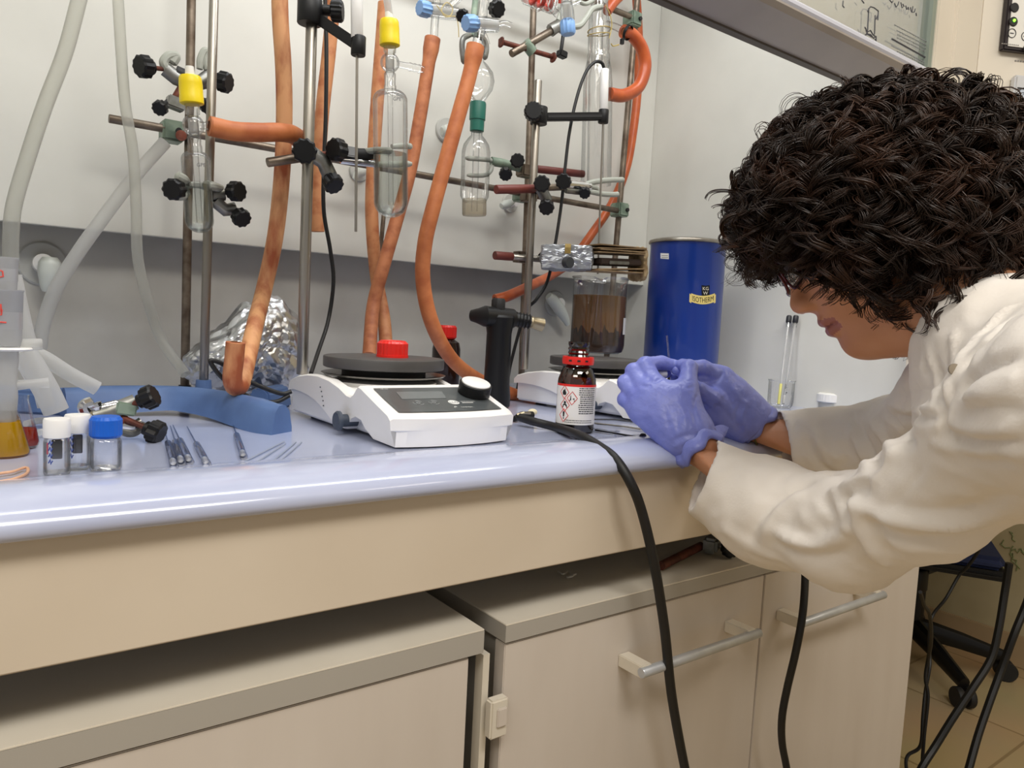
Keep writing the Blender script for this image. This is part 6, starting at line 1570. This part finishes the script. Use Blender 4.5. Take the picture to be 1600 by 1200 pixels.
# string bracelet
c = W(1188, 664, .998); ax = (W(1225, 680, .98)-WR).normalized(); u = ax.orthogonal().normalized(); v = ax.cross(u)
MB().tube([c+ax*(.006+.002*math.sin(a*2))+u*math.cos(a)*.0262+v*math.sin(a)*.0262 for a in np.linspace(0, 2*math.pi, 40)[:-1]], .0011, 6, closed=True).build('string_bracelet', mat('green_string', '#5b5a34', .7), person)
# what the fingers hold
o = MB().cyl(W(1046, 566, .957), W(1042, 524, .957), .0011, seg=10).build('held_capillary', M_glass); tag(o, 'thin clear capillary held upright between the gloved fingertips', 'capillary')
t = thing('small_white_cap', 'small white cap held inside the gloved fingers', 'cap', W(1034, 584, .962))
MB().cyl(W(1028, 584, .962), W(1042, 584, .962), .0045, seg=16, bev=.0006).build('body', M_white, t)

# ------------------------------------------------------------------ curly hair
rng = np.random.default_rng(11)
EC = W(1394, 328, .725); ERT, EUP, EFW = .143, .121, .125
def epos(dv, s): return EC+RT*(dv[0]*ERT*s)+UP*(dv[1]*EUP*s)+FW*(dv[2]*EFW*s)
Rm = np.array([[RT.x, UP.x, FW.x], [RT.y, UP.y, FW.y], [RT.z, UP.z, FW.z]])
core = ellip(EC+UP*.004, (ERT*.86, EUP*.86, EFW*.86), Rm)
def hairf(P):
    L = (P-V3(HC)) @ HR
    d = core(P)
    d = smin(d, ellip(hp(.028, 0, .050), (.076, .078, .062), HR)(P), .02); d = smin(d, ellip(hp(-.014, 0, .028), (.0985, .081, .0925), HR)(P), .008)
    fp = (L[:, 0]-.086)-(L[:, 2]+.023)/1.5
    facecut = np.maximum(-fp*.79, L[:, 2]-.012)
    d = -smin(-d, facecut, .012)
    return d
hairf.lo = core.lo; hairf.hi = core.hi
Vt, Q = surface(hairf, .006)
dn_ = np.array([_ns.noise(Vector(v)*40)*.006 for v in Vt]); Vt = Vt+vnormals(Vt, Q)*dn_[:, None]
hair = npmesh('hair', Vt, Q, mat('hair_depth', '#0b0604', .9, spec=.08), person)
def unit(a): return a/np.maximum(np.linalg.norm(a, axis=-1, keepdims=True), 1e-9)
def inface(P, m_=0.0):
    L = (P-V3(HC)) @ HR
    return ((L[..., 0]-.103) > (L[..., 2]+.023)/1.75) & (L[..., 2] < .006)
NL, NS, NP = 1500, 9, 42
def locks(NL, NS, seed, length, s0, s1, crad, thick, spread, dirs=None, wild=.25):
    rng = np.random.default_rng(seed)
    dv = unit(rng.normal(size=(NL*3, 3))); dv = dv[(dv[:, 2] < .55)][:NL] if dirs is None else dirs
    n = len(dv); k = np.arange(NP)/(NP-1)
    base = V3(EC)+(dv*np.array([ERT, EUP, EFW])*s0) @ Rm.T
    nrm = unit((dv/np.array([ERT, EUP, EFW])) @ Rm.T)
    g = np.array([0, 0, -1.0])[None]; crown = V3(W(1420, 165, .70))
    away = unit(base-crown); tang = g*.75+away*.6+rng.normal(size=(n, 3))*wild
    tang = unit(tang-nrm*np.sum(tang*nrm, 1, keepdims=True))
    Lh = length*rng.uniform(.6, 1.25, (n, 1, 1))
    kk = k[None, :, None]
    # path: lift off, then slide down round the shape
    ctr = base[:, None]+tang[:, None]*Lh*kk
    rel = (ctr-V3(EC)) @ Rm/np.array([ERT, EUP, EFW]); rad = np.linalg.norm(rel, axis=2, keepdims=True)
    tgt = s0+(s1*rng.uniform(.93, 1.05, (n, 1, 1))-s0)*np.minimum(1, kk*2.2)
    rel = rel/rad*tgt; ctr = V3(EC)+(rel*np.array([ERT, EUP, EFW])) @ Rm.T
    ctr = ctr+g[None]*(.02*kk**2)
    T = unit(np.gradient(ctr, axis=1)); U = unit(np.cross(T, nrm[:, None]+1e-4)); Vv = np.cross(T, U)
    cr = crad*rng.uniform(.6, 1.35, (n, 1, 1)); tw = rng.uniform(.75, 1.3, (n, 1, 1))*rng.choice([-1, 1], (n, 1, 1))
    ph0 = rng.uniform(0, 6.28, (n, 1, 1)); ph = ph0+tw*2*np.pi*(Lh*kk)/.033
    cr = cr*(.35+.65*np.minimum(1, kk*2.5))
    strands = []
    for s in range(NS):
        a1 = rng.uniform(0, 6.28, (n, 1, 1)); rr = spread*np.sqrt(rng.uniform(0, 1, (n, 1, 1)))*(.6+.7*kk)
        dph = rng.normal(size=(n, 1, 1))*.22; cs = cr*(1+rng.normal(size=(n, 1, 1))*.10)
        p = ctr+U*(np.cos(ph+dph)*cs+np.cos(a1)*rr)+Vv*(np.sin(ph+dph)*cs+np.sin(a1)*rr)
        strands.append(p)
    P = np.concatenate(strands, 0)
    keep = ~(inface(P, .0).mean(1) > .10); P = P[keep]
    T = unit(np.gradient(P, axis=1)); A = unit(np.cross(T, np.array([.31, .52, .79]))); Bv = np.cross(T, A)
    th = thick*(1-.75*k[None, :, None]**2)*rng.uniform(.7, 1.3, (len(P), 1, 1))
    rings = np.stack([P+(A*math.cos(q)+Bv*math.sin(q))*th for q in (0, 2.094, 4.189)], 2)
    return rings
def rings_mesh(rings):
    m_, n_, s_, _ = rings.shape; Vt = rings.reshape(-1, 3)
    i = np.arange(m_)[:, None, None]*n_*3+np.arange(n_-1)[None, :, None]*3+np.arange(3)[None, None, :]
    j = np.arange(m_)[:, None, None]*n_*3+np.arange(n_-1)[None, :, None]*3+((np.arange(3)+1) % 3)[None, None, :]
    Q = np.stack([i, j, j+3, i+3], -1).reshape(-1, 4); return Vt, Q
R1 = rings_mesh(locks(1250, 10, 1, .090, .80, .975, .0088, .00072, .0026))
npmesh('curls', R1[0], R1[1], M_hair, hair)
_r = np.random.default_rng(9); dc_ = unit(np.array([-.35, .75, -.1])[None]+_r.normal(size=(560, 3))*.45)
R4 = rings_mesh(locks(560, 10, 4, .10, .86, .99, .0090, .00070, .0028, dirs=dc_, wild=.9)); npmesh('crown_curls', R4[0], R4[1], M_hair, hair)
R2 = rings_mesh(locks(420, 4, 2, .10, .84, 1.05, .0100, .0004, .0028, wild=.5))
npmesh('loose_curls', R2[0], R2[1], M_hair, hair)
# fringe over the forehead and glasses, ringlets along the lower edge
def ringlets(starts, L, seed, crad=.0085, NS=9, spread=.0028, thick=.0007, tw=.030, lean=(0, 0, -1)):
    rng = np.random.default_rng(seed); k = np.arange(NP)/(NP-1); S = np.array([V3(s) for s in starts]); n = len(S)
    kk = k[None, :, None]; Lh = L*rng.uniform(.6, 1.3, (n, 1, 1)); D = unit(np.array(lean, float)[None]+rng.normal(size=(n, 3))*.35)
    ctr = S[:, None]+D[:, None]*Lh*kk+np.array([0, 0, -1.])[None, None]*(Lh*.25*kk**2)
    T = unit(np.gradient(ctr, axis=1)); U = unit(np.cross(T, np.array([.5, .3, .2]))); Vv = np.cross(T, U)
    ph = rng.uniform(0, 6.28, (n, 1, 1))+2*np.pi*Lh*kk/tw*rng.choice([-1, 1], (n, 1, 1)); cr = crad*rng.uniform(.6, 1.3, (n, 1, 1))*(.5+.5*np.minimum(1, kk*2))
    out = []
    for s in range(NS):
        a1 = rng.uniform(0, 6.28, (n, 1, 1)); rr = spread*np.sqrt(rng.uniform(0, 1, (n, 1, 1))); dp = rng.normal(size=(n, 1, 1))*.2
        out.append(ctr+U*(np.cos(ph+dp)*cr+np.cos(a1)*rr)+Vv*(np.sin(ph+dp)*cr+np.sin(a1)*rr))
    P = np.concatenate(out, 0); P = P[inface(P).mean(1) < .15]; T = unit(np.gradient(P, axis=1)); A = unit(np.cross(T, np.array([.31, .52, .79]))); Bv = np.cross(T, A)
    th = thick*(1-.75*k[None, :, None]**2)*rng.uniform(.7, 1.3, (len(P), 1, 1))
    return rings_mesh(np.stack([P+(A*math.cos(q)+Bv*math.sin(q))*th for q in (0, 2.094, 4.189)], 2))
random.seed(21); st_ = []
edge = [(1162, 300), (1165, 328), (1172, 352), (1195, 375), (1220, 388), (1245, 385), (1270, 385), (1305, 402), (1335, 422), (1365, 452), (1395, 474), (1425, 482), (1455, 480), (1485, 468), (1515, 455), (1550, 436), (1585, 414), (1620, 395)]
for (x, y) in edge:
    for q in range(9): st_.append(W(x+random.uniform(-18, 18), y+random.uniform(-28, 3), random.uniform(.60, .72) if x > 1290 else random.uniform(.69, .78)))
R3_ = ringlets(st_, .036, 5); npmesh('ringlets', R3_[0], R3_[1], M_hair, hair)
